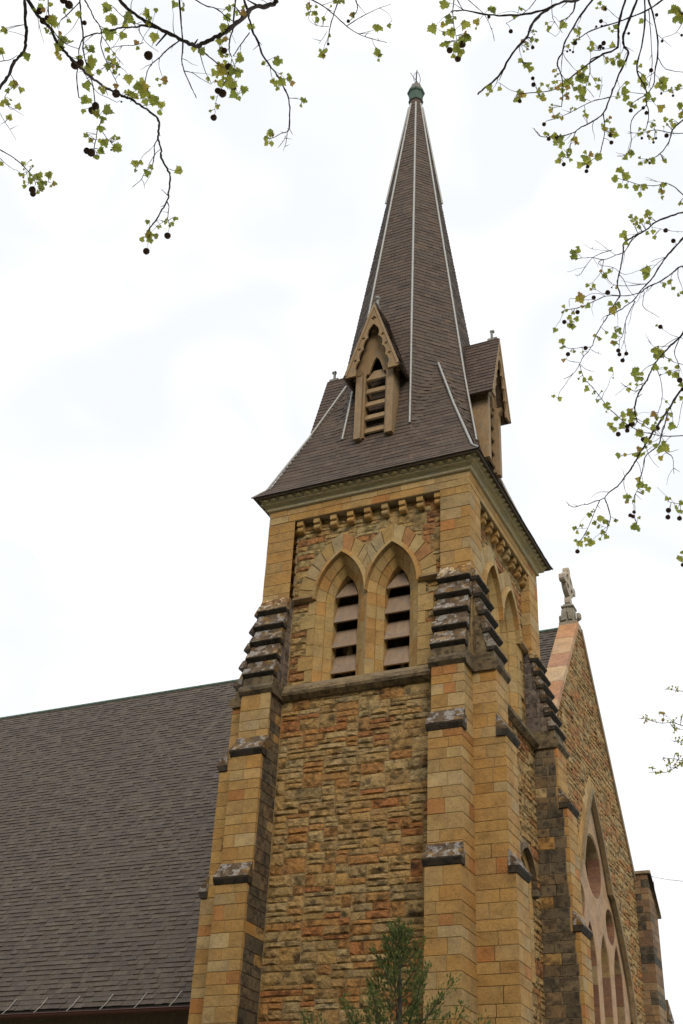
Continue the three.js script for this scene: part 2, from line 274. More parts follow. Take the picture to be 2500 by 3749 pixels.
// tapered tube along points
function tube(pts, r0, r1, sides = 5, wob = 0, g = new G()) {
  const n = pts.length, rings = []; let up = new THREE.Vector3(.31, .2, .93).normalize();
  for (let i = 0; i < n; i++) { const t = pts[Math.min(n - 1, i + 1)].clone().sub(pts[Math.max(0, i - 1)]).normalize(); const s = new THREE.Vector3().crossVectors(t, up).normalize(), b = new THREE.Vector3().crossVectors(s, t); up = b.clone();
    const r = mix(r0, r1, i / (n - 1)) * (1 + wob * (rnd() - .4)); const ring = []; for (let k = 0; k < sides; k++) { const a = k / sides * Math.PI * 2; ring.push([pts[i].clone().addScaledVector(s, Math.cos(a) * r).addScaledVector(b, Math.sin(a) * r), s.clone().multiplyScalar(Math.cos(a)).addScaledVector(b, Math.sin(a))]); } rings.push(ring); }
  if (!g.n) g.n = []; let L = 0;
  for (let i = 0; i < n - 1; i++) { const d = pts[i].distanceTo(pts[i + 1]); for (let k = 0; k < sides; k++) { const a = rings[i][k], b = rings[i][(k + 1) % sides], c = rings[i + 1][(k + 1) % sides], e = rings[i + 1][k]; const u0 = k / sides, u1 = (k + 1) / sides, v0 = L * 2, v1 = (L + d) * 2;
    for (const [x, y, z, uu] of [[a, e, b, [[u0, v0], [u0, v1], [u1, v0]]], [b, e, c, [[u1, v0], [u0, v1], [u1, v1]]]]) { for (const q of [x, y, z]) { g.p.push(q[0].x, q[0].y, q[0].z); g.n.push(q[1].x, q[1].y, q[1].z); g.c.push(1, 1, 1); } for (const q of uu) g.u.push(...q); } } L += d; }
  return g;
}
const V = (x, y, z) => new THREE.Vector3(x, y, z);
const curve = (pts, k = 4) => pts.length < 2 ? pts : new THREE.CatmullRomCurve3(pts, false, 'centripetal').getPoints((pts.length - 1) * k);

// ---------------------------------------------------------------- ground
{ const g = new THREE.PlaneGeometry(900, 900, 1, 1); g.rotateX(-Math.PI / 2); const uv = g.attributes.uv; for (let i = 0; i < uv.count; i++) uv.setXY(i, uv.getX(i) * 220, uv.getY(i) * 220); struct('ground', g, M.grass); }

{ const g = new THREE.PlaneGeometry(70, 16); g.rotateX(-Math.PI / 2); g.translate(2, .004, 13.5); const uv = g.attributes.uv; for (let i = 0; i < uv.count; i++) uv.setXY(i, uv.getX(i) * 30, uv.getY(i) * 7); struct('pavement', g, SM({ color: new THREE.Color().setRGB(.36, .33, .28), map: T.stone, bumpMap: T.bump, bumpScale: .01 })); const q = new THREE.PlaneGeometry(12, 40); q.rotateX(-Math.PI / 2); q.translate(11, .004, -14.6); struct('side_path', q, SM({ color: new THREE.Color().setRGB(.36, .33, .28) })); }  // unseen pale paving, added to bounce light up under cornice and ledges
// ================================================================ CHURCH TOWER
const tower = thing('church_tower', 'square sandstone church tower with stepped buttresses, louvred belfry and brown shingled spire', 'tower');
const rubP = new Pieces(tower, 'rubble_stone'), dressP = new Pieces(tower, 'dressed_stone'), shP = new Pieces(tower, 'shingle');
const SPR = 14.5, AC = .71;
{ // lower shaft core (mortar), hollow belfry above
  const wall = mesh('wall', coreBox(FA, -2.43, 2.08, 0, 12.45, -2.43, 2.43).geo(), M.mortar, tower);
  mesh('wall', slab(FB, [[-2.43, 0], [2.43, 0], [2.43, 12.45], [-2.43, 12.45]], [lancet(.5, .47, 6.9, 8.75, .12).reverse()], 2.08, 2.43), M.mortar, tower);
  const put = parent => (g, m) => rubP.add(g, m, parent);
  rubble(FA, put(wall), -1.8, 1.8, 4.6, 12.1, 2.435);
  // face B: small lancet at u .72
  const sw = (a, b, c, d) => { if (d > 6.9 && c < 9.55 && b > -.12 && a < 1.12) { const cu = (a + b) / 2; if (a >= -.12 && b <= 1.12) return null; return cu < .5 ? [a, Math.min(b, -.12)] : [Math.max(a, 1.12), b]; } return [a, b]; };
  rubble(FB, put(wall), -1.8, 1.8, 4.6, 12.1, 2.435, (a, b, c, d) => { const r = sw(a, b, c, d); return r && r[1] - r[0] > .05 ? r : null; });
  // quiet lower walls of the unseen part of the shaft are the core itself
  for (const [fr, face] of [[FA, 'a'], [FB, 'b'], [FC, 'c'], [FD, 'd']]) {
    const seen = face === 'a' || face === 'b';
    const panel = mesh('belfry_wall', slab(fr, [[-1.85, 12.3], [1.85, 12.3], [1.85, 16.66], [-1.85, 16.66]], [lancet(-.62, .59, 12.5, SPR, AC), lancet(.62, .59, 12.5, SPR, AC)], 1.8, 2.27), M.mortar, tower);
    const up = mesh('upper_wall', new G().add(coreBox(fr, -2.4, 2.4, 16.64, 17.1, 1.9, 2.488)).geo(), M.mortar, panel);
    const pier = mesh('pier', coreBox(fr, 1.8 + .012, 2.488, 12.1, 17.05, 1.812, 2.488).geo(), M.mortar, tower);
    if (face !== 'd') ashlar(fr, (g, m) => dressP.add(g, m, pier), 1.8, 2.5, 12.3, 16.64, 1.8, 2.5, { h0: .22, h1: .36, l0: .3, l1: .7 });
    if (!seen) continue;
    ashlar(fr, (g, m) => dressP.add(g, m, panel), -2.5, 2.5, 16.645, 17.02, 2.2, 2.5, { h0: .15, h1: .22, l0: .4, l1: .95 });
    // rubble in the recess, clear of the arches
    const blocked = (u, v) => { for (const cx of [-.62, .62]) { if (v < SPR + .1 && v > 12.3 && Math.abs(u - cx) < .72) return true; const side = u > cx ? 1 : -1; const R = Math.hypot(u - (cx - side * AC), v - SPR) - AC; if (v >= SPR && R < .95) return true; } return false; };
    const skip = (a, b, c, d) => { const v = (c + d) / 2, n = 12; let best = null, s = null; for (let i = 0; i <= n; i++) { const u = mix(a, b, i / n), bl = blocked(u, v) || blocked(u, c + .02); if (!bl && s === null) s = u; if ((bl || i === n) && s !== null) { const e = bl ? mix(a, b, (i - 1) / n) : u; if (!best || e - s > best[1] - best[0]) best = [s, e]; s = null; } } return best && best[1] - best[0] > .05 ? best : null; };
    rubble(fr, (g, m) => rubP.add(g, m, panel), -1.8, 1.8, 12.42, 16.64, 2.275, skip, { amp: .6, col: () => jit(pick([[.44, .30, .125], [.42, .26, .095], [.40, .19, .07], [.45, .34, .16], [.46, .31, .13]]), .1) });
    // string course under the windows
    let u = -1.8; while (u < 1.8) { let l = rr(.6, 1.0); if (1.8 - u - l < .4) l = 1.8 - u; mesh('string_course', prism(fr, [[2.2, 12.08], [2.5, 12.06], [2.6, 12.14], [2.62, 12.2], [2.55, 12.28], [2.3, 12.5], [2.2, 12.5]], u + .003, u + l - .003, jit([.24, .175, .095], .2)).geo(), M.sooty, panel); u += l; }
    // corbel table
    for (let k = 0; k < 9; k++) { const c = -1.70 + k * 3.42 / 8, col = dress(); const pr = [[2.2, 16.345]]; pr.push([2.34, 16.345]); for (let i = 0; i <= 6; i++) { const a = -Math.PI / 2 + i / 6 * Math.PI * .75; pr.push([2.362 + .07 * Math.cos(a), 16.415 + .07 * Math.sin(a)]); } pr.push([2.40, 16.495], [2.44, 16.50], [2.455, 16.515], [2.455, 16.638], [2.2, 16.638]); const q = prism(fr, pr, c - .078, c + .078, col); mesh('corbel', q.geo(), M.stone, panel); }
  }
}
// belfry windows
function belfryWindow(fr, cx) {
  const win = part('window', tower);
  const clip = Math.sign(cx), put = (n, g, m = M.stone) => mesh(n, g.geo(), m, win);
  const wcol = () => jit(pick([[.48, .33, .135], [.49, .325, .13], [.47, .295, .11], [.45, .32, .145], [.47, .265, .09]]), .07);
  for (const side of [-1, 1]) {
    let v = 12.52; while (v < SPR - .01) { let h = rr(.26, .4); if (SPR - v - h < .2) h = SPR - v; const c = wcol();
      put('jamb_stone', jambPiece(fr, cx, .30, .44, side, v + .003, v + h - .003, 1.78, 2.0, 2.12, c)); put('jamb_stone', jambPiece(fr, cx, .44, .60, side, v + .003, v + h - .003, 1.9, 2.16, 2.287, wcol()));
      if (side * cx > 0) { const q = new G(), l = rnd() < .5 ? .78 : .96; put('jamb_stone', chBox(fr, ...(side > 0 ? [cx + .603, cx + l] : [cx - l, cx - .603]), v + .004, v + h - .004, 2.1, 2.312, c, .006)); }
      v += h; }
    const n1 = 4; for (let i = 0; i < n1; i++) { const e = .004; put('arch_stone', archPiece(fr, cx, SPR, .30, .44, side, i / n1 + e, (i + 1) / n1 - (i < n1 - 1 ? e : 0), 1.78, 2.0, 2.12, wcol(), AC)); put('arch_stone', archPiece(fr, cx, SPR, .44, .60, side, i / n1 + e, (i + 1) / n1 - (i < n1 - 1 ? e : 0), 1.9, 2.16, 2.287, wcol(), AC)); }
    for (let i = 0; i < 4; i++) { const g = archPiece(fr, cx, SPR + .02, .602, .70, side, i / 4 + .002, (i + 1) / 4 - .001, 2.2, 2.40, 2.36, wcol(), AC, clip); put('hood_mould', g); }
    const nv = 6; for (let i = 0; i < nv; i++) { const A = arcPt(cx, SPR, .7, side, i / nv, AC); if (A[0] * clip < -.0) continue; put('voussoir', archPiece(fr, cx, SPR + .02, .703, 1.05 + rr(-.01, .03), side, i / nv + .006, (i + 1) / nv - (i < nv - 1 ? .006 : .002), 2.1, 2.322, 2.32, jit(pick([[.47, .34, .155], [.45, .30, .12], [.44, .22, .085], [.48, .36, .18], [.42, .31, .16]]), .08), AC, clip)); }
    if (side * cx > 0) put('label_stop', prism(fr, [[2.2, SPR - .02], [2.36, SPR], [2.43, SPR + .05], [2.43, SPR + .09], [2.3, SPR + .16], [2.2, SPR + .16]], side > 0 ? cx + .66 : cx - 1.14, side > 0 ? cx + 1.14 : cx - .66, jit([.34, .22, .11], .1)));
  }
  put('sill', prism(fr, [[1.75, 12.50], [2.3, 12.50], [2.3, 12.505], [1.98, 12.66], [1.75, 12.66]], cx - .6, cx + .6, wcol()));
  // louvre boards
  for (let k = 0; k < 4; k++) { const y = 12.80 + k * .625, hw = .298; const top = y + .50; let g;
    const halfAt = yy => yy < SPR ? hw : (() => { let lo = 0, hi = 1; for (let i = 0; i < 20; i++) { const m = (lo + hi) / 2; arcPt(0, SPR, hw, 1, m, AC)[1] < yy ? lo = m : hi = m; } return Math.max(.01, arcPt(0, SPR, hw, 1, lo, AC)[0]); })();
    const tt = Math.min(top, 15.12), a = halfAt(y + .03), b = halfAt(tt), wt = mix(2.0, 1.79, (tt - y) / .50); g = new G(); const col = jit([.40, .285, .195], .05), off = [rnd() * 5, rnd() * 5];
    const F0 = [fr(cx - a, y, 2.0), fr(cx + a, y, 2.0), fr(cx + b, tt, wt), fr(cx - b, tt, wt)], K0 = [fr(cx - a, y - .012, 1.965), fr(cx + a, y - .012, 1.965), fr(cx + b, tt - .012, wt - .035), fr(cx - b, tt - .012, wt - .035)];
    g.poly(F0, col, off); g.poly(K0.slice().reverse(), col, off); for (let i = 0; i < 4; i++) { const j = (i + 1) % 4; g.poly([F0[j], F0[i], K0[i], K0[j]], col, off); } put('louvre_slat', g, M.wood); }
}
for (const fr of [FA, FB, FC, FD]) for (const cx of [-.62, .62]) belfryWindow(fr, cx);
{ // small lancet low on the side wall
  const win = part('window', tower); mesh('pane', slab(FB, lancet(.5, .46, 6.9, 8.75, .12), [], 2.10, 2.12), M.glass, win);
  for (const side of [-1, 1]) { let v = 6.9; while (v < 8.7) { const h = Math.min(.31, 8.75 - v); mesh('jamb_stone', jambPiece(FB, .5, .44, .61, side, v + .004, v + h - .004, 2.2, 2.455, 2.475, dress()).geo(), M.stone, win); v += h; } for (let i = 0; i < 4; i++) { mesh('arch_stone', archPiece(FB, .5, 8.75, .44, .58, side, i / 4 + .004, (i + 1) / 4 - .002, 2.2, 2.455, 2.475, dress(), .12).geo(), M.stone, win); mesh('hood_mould', archPiece(FB, .5, 8.75, .582, .70, side, i / 4 + .004, (i + 1) / 4 - .002, 2.38, 2.60, 2.57, jit([.17, .125, .075]), .12).geo(), M.sooty, win); }
    mesh('label_stop', chBox(FB, .5 + side * .64 - .08, .5 + side * .64 + .08, 8.58, 8.75, 2.38, 2.62, jit([.16, .12, .07]), .03).geo(), M.sooty, win); }
}
// buttresses
function buttress(fr, u0, u1, o = {}) {
  const b = mesh('buttress', new G().add(coreBox(fr, u0 + .012, u1 - .012, 0, 12.1, 2.3, 2.978)).add(coreBox(fr, u0 + .012, u1 - .012, 0, 10.75, 2.3, 3.138)).add(coreBox(fr, u0 + .012, u1 - .012, 0, 8.1, 2.3, 3.258)).add(coreBox(fr, u0 + .012, u1 - .012, 12.1, 12.45, 2.3, 2.86)).geo(), M.mortar, tower);
  const put = (g, m) => dressP.add(g, m, b), W = 2.44;
  const cfg = { h0: .18, h1: .30, l0: .22, l1: .50, soot: o.soot || 0, sideSoot: o.sideSoot || 0, col: o.col };
  ashlar(fr, put, u0, u1, 10.66, 12.1, W, 2.99, cfg); ashlar(fr, put, u0, u1, 8.03, 10.66, W, 3.15, cfg); ashlar(fr, put, u0, u1, 4.6, 8.03, W, 3.27, cfg);
  const lic = (k = 1) => jit([1.0 * k, .98 * k, .95 * k], .12);
  // wrap of the string course
  mesh('string_course', prism(fr, [[2.3, 12.07], [2.99, 12.07], [3.06, 12.15], [3.06, 12.22], [2.99, 12.31], [2.3, 12.31]], u0 - .05, u1 + .05, jit([.21, .155, .088], .15)).geo(), M.sooty, b);
  mesh('dressed_stone', chBox(fr, u0 + .002, u1 - .002, 12.31, 12.50, 2.3, 2.95, jit([.22, .165, .09], .1), .01).geo(), M.sooty, b);
  // stepped weathering: five sloping slabs, each with a drip edge
  const crust = () => jit([.16, .13, .11], .25), inner = new G();
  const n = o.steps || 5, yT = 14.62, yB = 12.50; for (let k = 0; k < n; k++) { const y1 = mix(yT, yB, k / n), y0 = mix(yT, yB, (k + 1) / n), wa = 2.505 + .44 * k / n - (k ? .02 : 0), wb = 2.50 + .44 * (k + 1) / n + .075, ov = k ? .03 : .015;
    const mid = mix(y1, y0, .40), wm = mix(wa, wb, .40), lip = y0 + .09, bw = wb - .16, e = rr(0, .015);
    // body course behind the slabs, two stones deep
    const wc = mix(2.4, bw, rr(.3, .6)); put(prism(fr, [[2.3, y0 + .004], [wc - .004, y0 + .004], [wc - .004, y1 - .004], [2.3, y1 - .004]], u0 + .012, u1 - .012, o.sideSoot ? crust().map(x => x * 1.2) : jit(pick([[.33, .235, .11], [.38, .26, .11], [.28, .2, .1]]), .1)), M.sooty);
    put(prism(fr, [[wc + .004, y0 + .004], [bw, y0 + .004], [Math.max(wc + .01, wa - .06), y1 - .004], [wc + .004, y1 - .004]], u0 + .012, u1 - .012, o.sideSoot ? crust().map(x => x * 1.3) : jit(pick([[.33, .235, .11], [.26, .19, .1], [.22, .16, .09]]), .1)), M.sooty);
    mesh('weathering_stone', prism(fr, [[wm - .14, mid + .002], [wm, mid + .002], [wa, y1], [wa - .10, y1]], u0 + e, u1 - e, k === 0 ? jit([1.9, 1.6, 1.1]) : lic(1.05)).geo(), M.lichen, b);
    mesh('weathering_stone', prism(fr, [[wb - .2, lip], [wb, lip], [wb, lip + .015], [wm + .012, mid - .001], [wm - .13, mid - .001]], u0 - ov, u1 + ov, k === 0 ? jit([1.5, 1.4, 1.1], .1) : lic()).geo(), M.lichen, b);
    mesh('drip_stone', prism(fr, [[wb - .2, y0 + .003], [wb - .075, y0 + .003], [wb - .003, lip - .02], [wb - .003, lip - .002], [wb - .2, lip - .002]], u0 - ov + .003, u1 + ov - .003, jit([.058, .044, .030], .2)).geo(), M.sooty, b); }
  // set-offs
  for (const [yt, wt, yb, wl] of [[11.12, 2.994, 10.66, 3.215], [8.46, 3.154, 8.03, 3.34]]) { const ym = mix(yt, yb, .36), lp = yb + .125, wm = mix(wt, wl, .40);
    mesh('weathering_stone', prism(fr, [[wt - .03, ym + .002], [wm, ym + .002], [wt, yt], [wt - .03, yt]], u0 - .004, u1 + .004, lic()).geo(), M.lichen, b);
    mesh('weathering_stone', prism(fr, [[wt - .03, lp], [wl, lp], [wl, lp + .012], [wm + .015, ym], [wt - .03, ym]], u0 - .03, u1 + .03, lic(1.08)).geo(), M.lichen, b);
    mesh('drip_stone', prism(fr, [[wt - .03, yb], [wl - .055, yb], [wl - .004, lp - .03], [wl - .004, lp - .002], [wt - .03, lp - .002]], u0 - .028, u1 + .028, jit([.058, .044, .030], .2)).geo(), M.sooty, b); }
  // plinth of the stage below the view
  mesh('plinth', coreBox(fr, u0 - .08, u1 + .08, 0, 1.1, 2.2, 3.4).geo(), M.mortar, b);
}
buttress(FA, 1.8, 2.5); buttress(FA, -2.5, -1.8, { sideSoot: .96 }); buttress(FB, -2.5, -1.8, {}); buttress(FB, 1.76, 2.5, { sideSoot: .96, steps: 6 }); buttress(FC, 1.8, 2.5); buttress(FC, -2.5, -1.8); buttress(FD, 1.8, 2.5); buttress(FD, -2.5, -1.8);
// cornice with a row of pyramid ornaments
{
  const cor = mesh('cornice', new G().add(coreBox(FA, -2.49, 2.49, 17.0, 17.28, -2.49, 2.49)).geo(), M.mortar, tower);
  const CC = () => jit([.54, .45, .275], .06);
  for (const fr of [FA, FB, FC, FD]) {
    const e = (w) => w; let u = 0;
    const band = (name, prof) => { // mitred moulding
      const g = new G(), off = [rnd() * 5, 0], c = CC(); for (let i = 0; i < prof.length - 1; i++) { const a = prof[i], b = prof[i + 1]; g.poly([fr(-a[0], a[1], a[0]), fr(a[0], a[1], a[0]), fr(b[0], b[1], b[0]), fr(-b[0], b[1], b[0])], c, off); } mesh(name, g.geo(), M.stone, cor); };
    band('moulding', [[2.45, 17.005], [2.53, 17.005], [2.552, 17.02], [2.56, 17.04], [2.552, 17.058], [2.545, 17.07], [2.555, 17.10], [2.59, 17.135], [2.63, 17.15], [2.655, 17.155], [2.662, 17.17], [2.655, 17.183], [2.63, 17.185]]);
    band('ornament_band', [[2.64, 17.18], [2.652, 17.186], [2.682, 17.275], [2.70, 17.285], [2.725, 17.29], [2.73, 17.31]]);
    mesh('fascia', (() => { const g = new G(), pr = [[2.725, 17.272], [2.79, 17.265], [2.815, 17.325], [2.7, 17.325]]; for (let i = 0; i < pr.length; i++) { const a = pr[i], b = pr[(i + 1) % pr.length]; g.poly([fr(-a[0], a[1], a[0]), fr(a[0], a[1], a[0]), fr(b[0], b[1], b[0]), fr(-b[0], b[1], b[0])], [.12, .085, .055]); } return g; })().geo(), M.wood, cor);
    const N = 24; for (let k = 0; k < N; k++) { const c = -2.66 + (k + .5) * 5.32 / N, h = 5.32 / N * .46; const g = new G(), a = [fr(c - h, 17.186, 2.653), fr(c + h, 17.186, 2.653), fr(c + h, 17.276, 2.684), fr(c - h, 17.276, 2.684)], t = fr(c, 17.222, 2.765), col = CC(); for (let i = 0; i < 4; i++) g.poly([a[i], a[(i + 1) % 4], t], col); mesh('ornament', g.geo(), M.stone, cor); }
  }
}
// spire: steep octagon rising out of a square splayed skirt
const aO = y => Math.max(.05, 2.04 - .1312 * (y - 19.18)), aS = y => y < 17.66 ? 2.83 - (y - 17.31) * .8 : 2.55 - .362 * (y - 17.66);
function rad(th, y) { const c = Math.max(Math.abs(Math.cos(th)), Math.abs(Math.sin(th))); const rs = Math.max(0, aS(y)) / c; const q = ((th % (Math.PI / 4)) + Math.PI / 4) % (Math.PI / 4), d = Math.min(q, Math.PI / 4 - q); const ro = aO(y) / Math.cos(d); const k = .22, h = Math.max(0, k - Math.abs(rs - ro)) / k; return Math.max(rs, ro) + h * h * k * .22; }
const spPt = (th, y, o = 0) => { const r = rad(th, y) + o; return [r * Math.sin(th), y, r * Math.cos(th)]; };
{
  const g = new G(); const ys = []; for (let y = 17.32; y < 33.5; y += .3) ys.push(y); ys.push(33.5); const n = 64;
  for (let j = 0; j < ys.length - 1; j++) for (let i = 0; i < n; i++) { const a = i / n * Math.PI * 2, b = (i + 1) / n * Math.PI * 2, o = -.02; g.poly([spPt(a, ys[j], o), spPt(b, ys[j], o), spPt(b, ys[j + 1], o)], [.05, .04, .035]); g.poly([spPt(a, ys[j], o), spPt(b, ys[j + 1], o), spPt(a, ys[j + 1], o)], [.05, .04, .035]); }
  // eave board closing the skirt
  for (let k = 0; k < 4; k++) { const fr = [FA, FB, FC, FD][k]; g.poly([fr(-2.82, 17.30, 2.82), fr(-2.4, 17.30, 2.4), fr(2.4, 17.30, 2.4), fr(2.82, 17.30, 2.82)], [.05, .04, .035]); g.poly([fr(-2.82, 17.30, 2.82), fr(2.82, 17.30, 2.82), fr(2.82, 17.335, 2.815), fr(-2.82, 17.335, 2.815)], [.05, .04, .035]); }
  const spire = mesh('spire', g.geo(), M.shingle, tower);
  const SH = [[.110, .077, .058], [.122, .087, .066], [.096, .068, .053], [.134, .092, .066], [.106, .080, .063]];
  let y = 17.315; const P8 = Math.PI / 8; let ci = 0;
  while (y < 33.45) {
    const dy = .130, off = rnd(); const brk = []; for (let k = 0; k < 8; k++) brk.push(P8 + k * 2 * P8); if (y < 21.6) for (let k = 0; k < 4; k++) brk.push(Math.PI / 4 + k * Math.PI / 2); brk.sort((a, b) => a - b);
    for (let s = 0; s < brk.length; s++) { const a = brk[s], b = s + 1 < brk.length ? brk[s + 1] : brk[0] + Math.PI * 2; const A = spPt(a, y), B = spPt(b, y), L = Math.hypot(A[0] - B[0], A[2] - B[2]); let x = 0; const cuts = [a]; let first = true; while (x < L) { let l = rr(.16, .34); if (first) { l *= rr(.4, 1); first = false; } if (L - x - l < .08) l = L - x; x += l; cuts.push(mix(a, b, Math.min(1, x / L))); }
      for (let i = 0; i < cuts.length - 1; i++) { const t0 = cuts[i], t1 = cuts[i + 1], e = .0015 / rad(t0, y), col = jit(pick(SH), .1), o2 = [rnd() * 5, rnd() * 5], th = rr(.010, .020), yb = y + rr(-.004, .004); const q = new G();
        const yt = Math.min(33.5, y + dy * 1.12); const b0 = spPt(t0 + e, yb, th), b1 = spPt(t1 - e, yb, th), c1 = spPt(t1 - e, yt, .002), c0 = spPt(t0 + e, yt, .002), i0 = spPt(t0 + e, yb, -.01), i1 = spPt(t1 - e, yb, -.01);
        q.poly([b0, b1, c1], col, o2); q.poly([b0, c1, c0], col, o2); q.poly([i0, i1, b1, b0], col, o2); q.poly([i0, b0, c0], col, o2); q.poly([b1, i1, c1], col, o2); shP.add(q, M.shingle, spire); } }
    y += dy; ci++;
  }
  // metal ridge strips
  const strip = (th, y0, y1, w = .034) => { let ya = y0; while (ya < y1) { const yb = Math.min(y1, ya + rr(2.2, 2.9)); const A = spPt(th, ya, .028), B = spPt(th, yb - .004, .028); const q = tube([V(...A), V(...B)], w, w, 4); mesh('ridge_strip', q.geo(), M.metal, spire); ya = yb; } };
  for (let k = 0; k < 8; k++) strip(Math.PI / 8 + k * Math.PI / 4, k < 2 || k === 7 ? 19.05 + rr(-.05, .05) : 29, 33.4, .032);
  for (let k = 0; k < 4; k++) { const th = Math.PI / 4 + k * Math.PI / 2; const q = [17.33, 17.66]; mesh('ridge_strip', tube([V(...spPt(th, 17.31, .02)), V(...spPt(th, 17.62, .03))], .03, .03, 4).geo(), M.metal, spire); mesh('ridge_strip', tube([V(...spPt(th, 17.63, .03)), V(...spPt(th, 19.5, .04)), V(...spPt(th, 21.42, .04))], .034, .034, 4).geo(), M.metal, spire); }
  // copper collar, cap and iron finial
  const lathe = (pts, m, name) => { const L = new THREE.LatheGeometry(pts.map(p => new THREE.Vector2(...p)), 8, Math.PI / 8).toNonIndexed(); L.computeVertexNormals(); return mesh(name, L, m, spire); };
  lathe([[.2, 33.38], [.2, 33.66], [.16, 33.68]], SM({ color: new THREE.Color().setRGB(.11, .075, .06) }), 'collar_skirt');
  lathe([[.17, 33.60], [.235, 33.62], [.245, 33.67], [.215, 33.71], [.235, 34.00], [.275, 34.04], [.29, 34.09], [.275, 34.13], [.18, 34.14]], M.copper, 'copper_collar');
  lathe([[.25, 34.135], [.175, 34.42], [.15, 34.45], [.02, 34.47]], SM({ color: new THREE.Color().setRGB(.22, .21, .19), map: T.stone }), 'finial_cap');
  const rod = (p, r, n = 'finial_rod') => mesh(n, tube(curve(p.map(q => V(...q)), 4), r, r * .7, 4).geo(), M.iron, spire);
  rod([[0, 34.45, 0], [.0, 34.9, 0], [.02, 35.25, 0]], .026); rod([[.13, 34.42, .05], [-.1, 34.95, .02], [-.2, 35.22, .02]], .014); rod([[.13, 34.42, .05], [.15, 34.7, .02], [.03, 35.15, 0], [-.06, 35.1, 0], [-.1, 34.9, 0], [-.02, 34.6, 0]], .011);
}
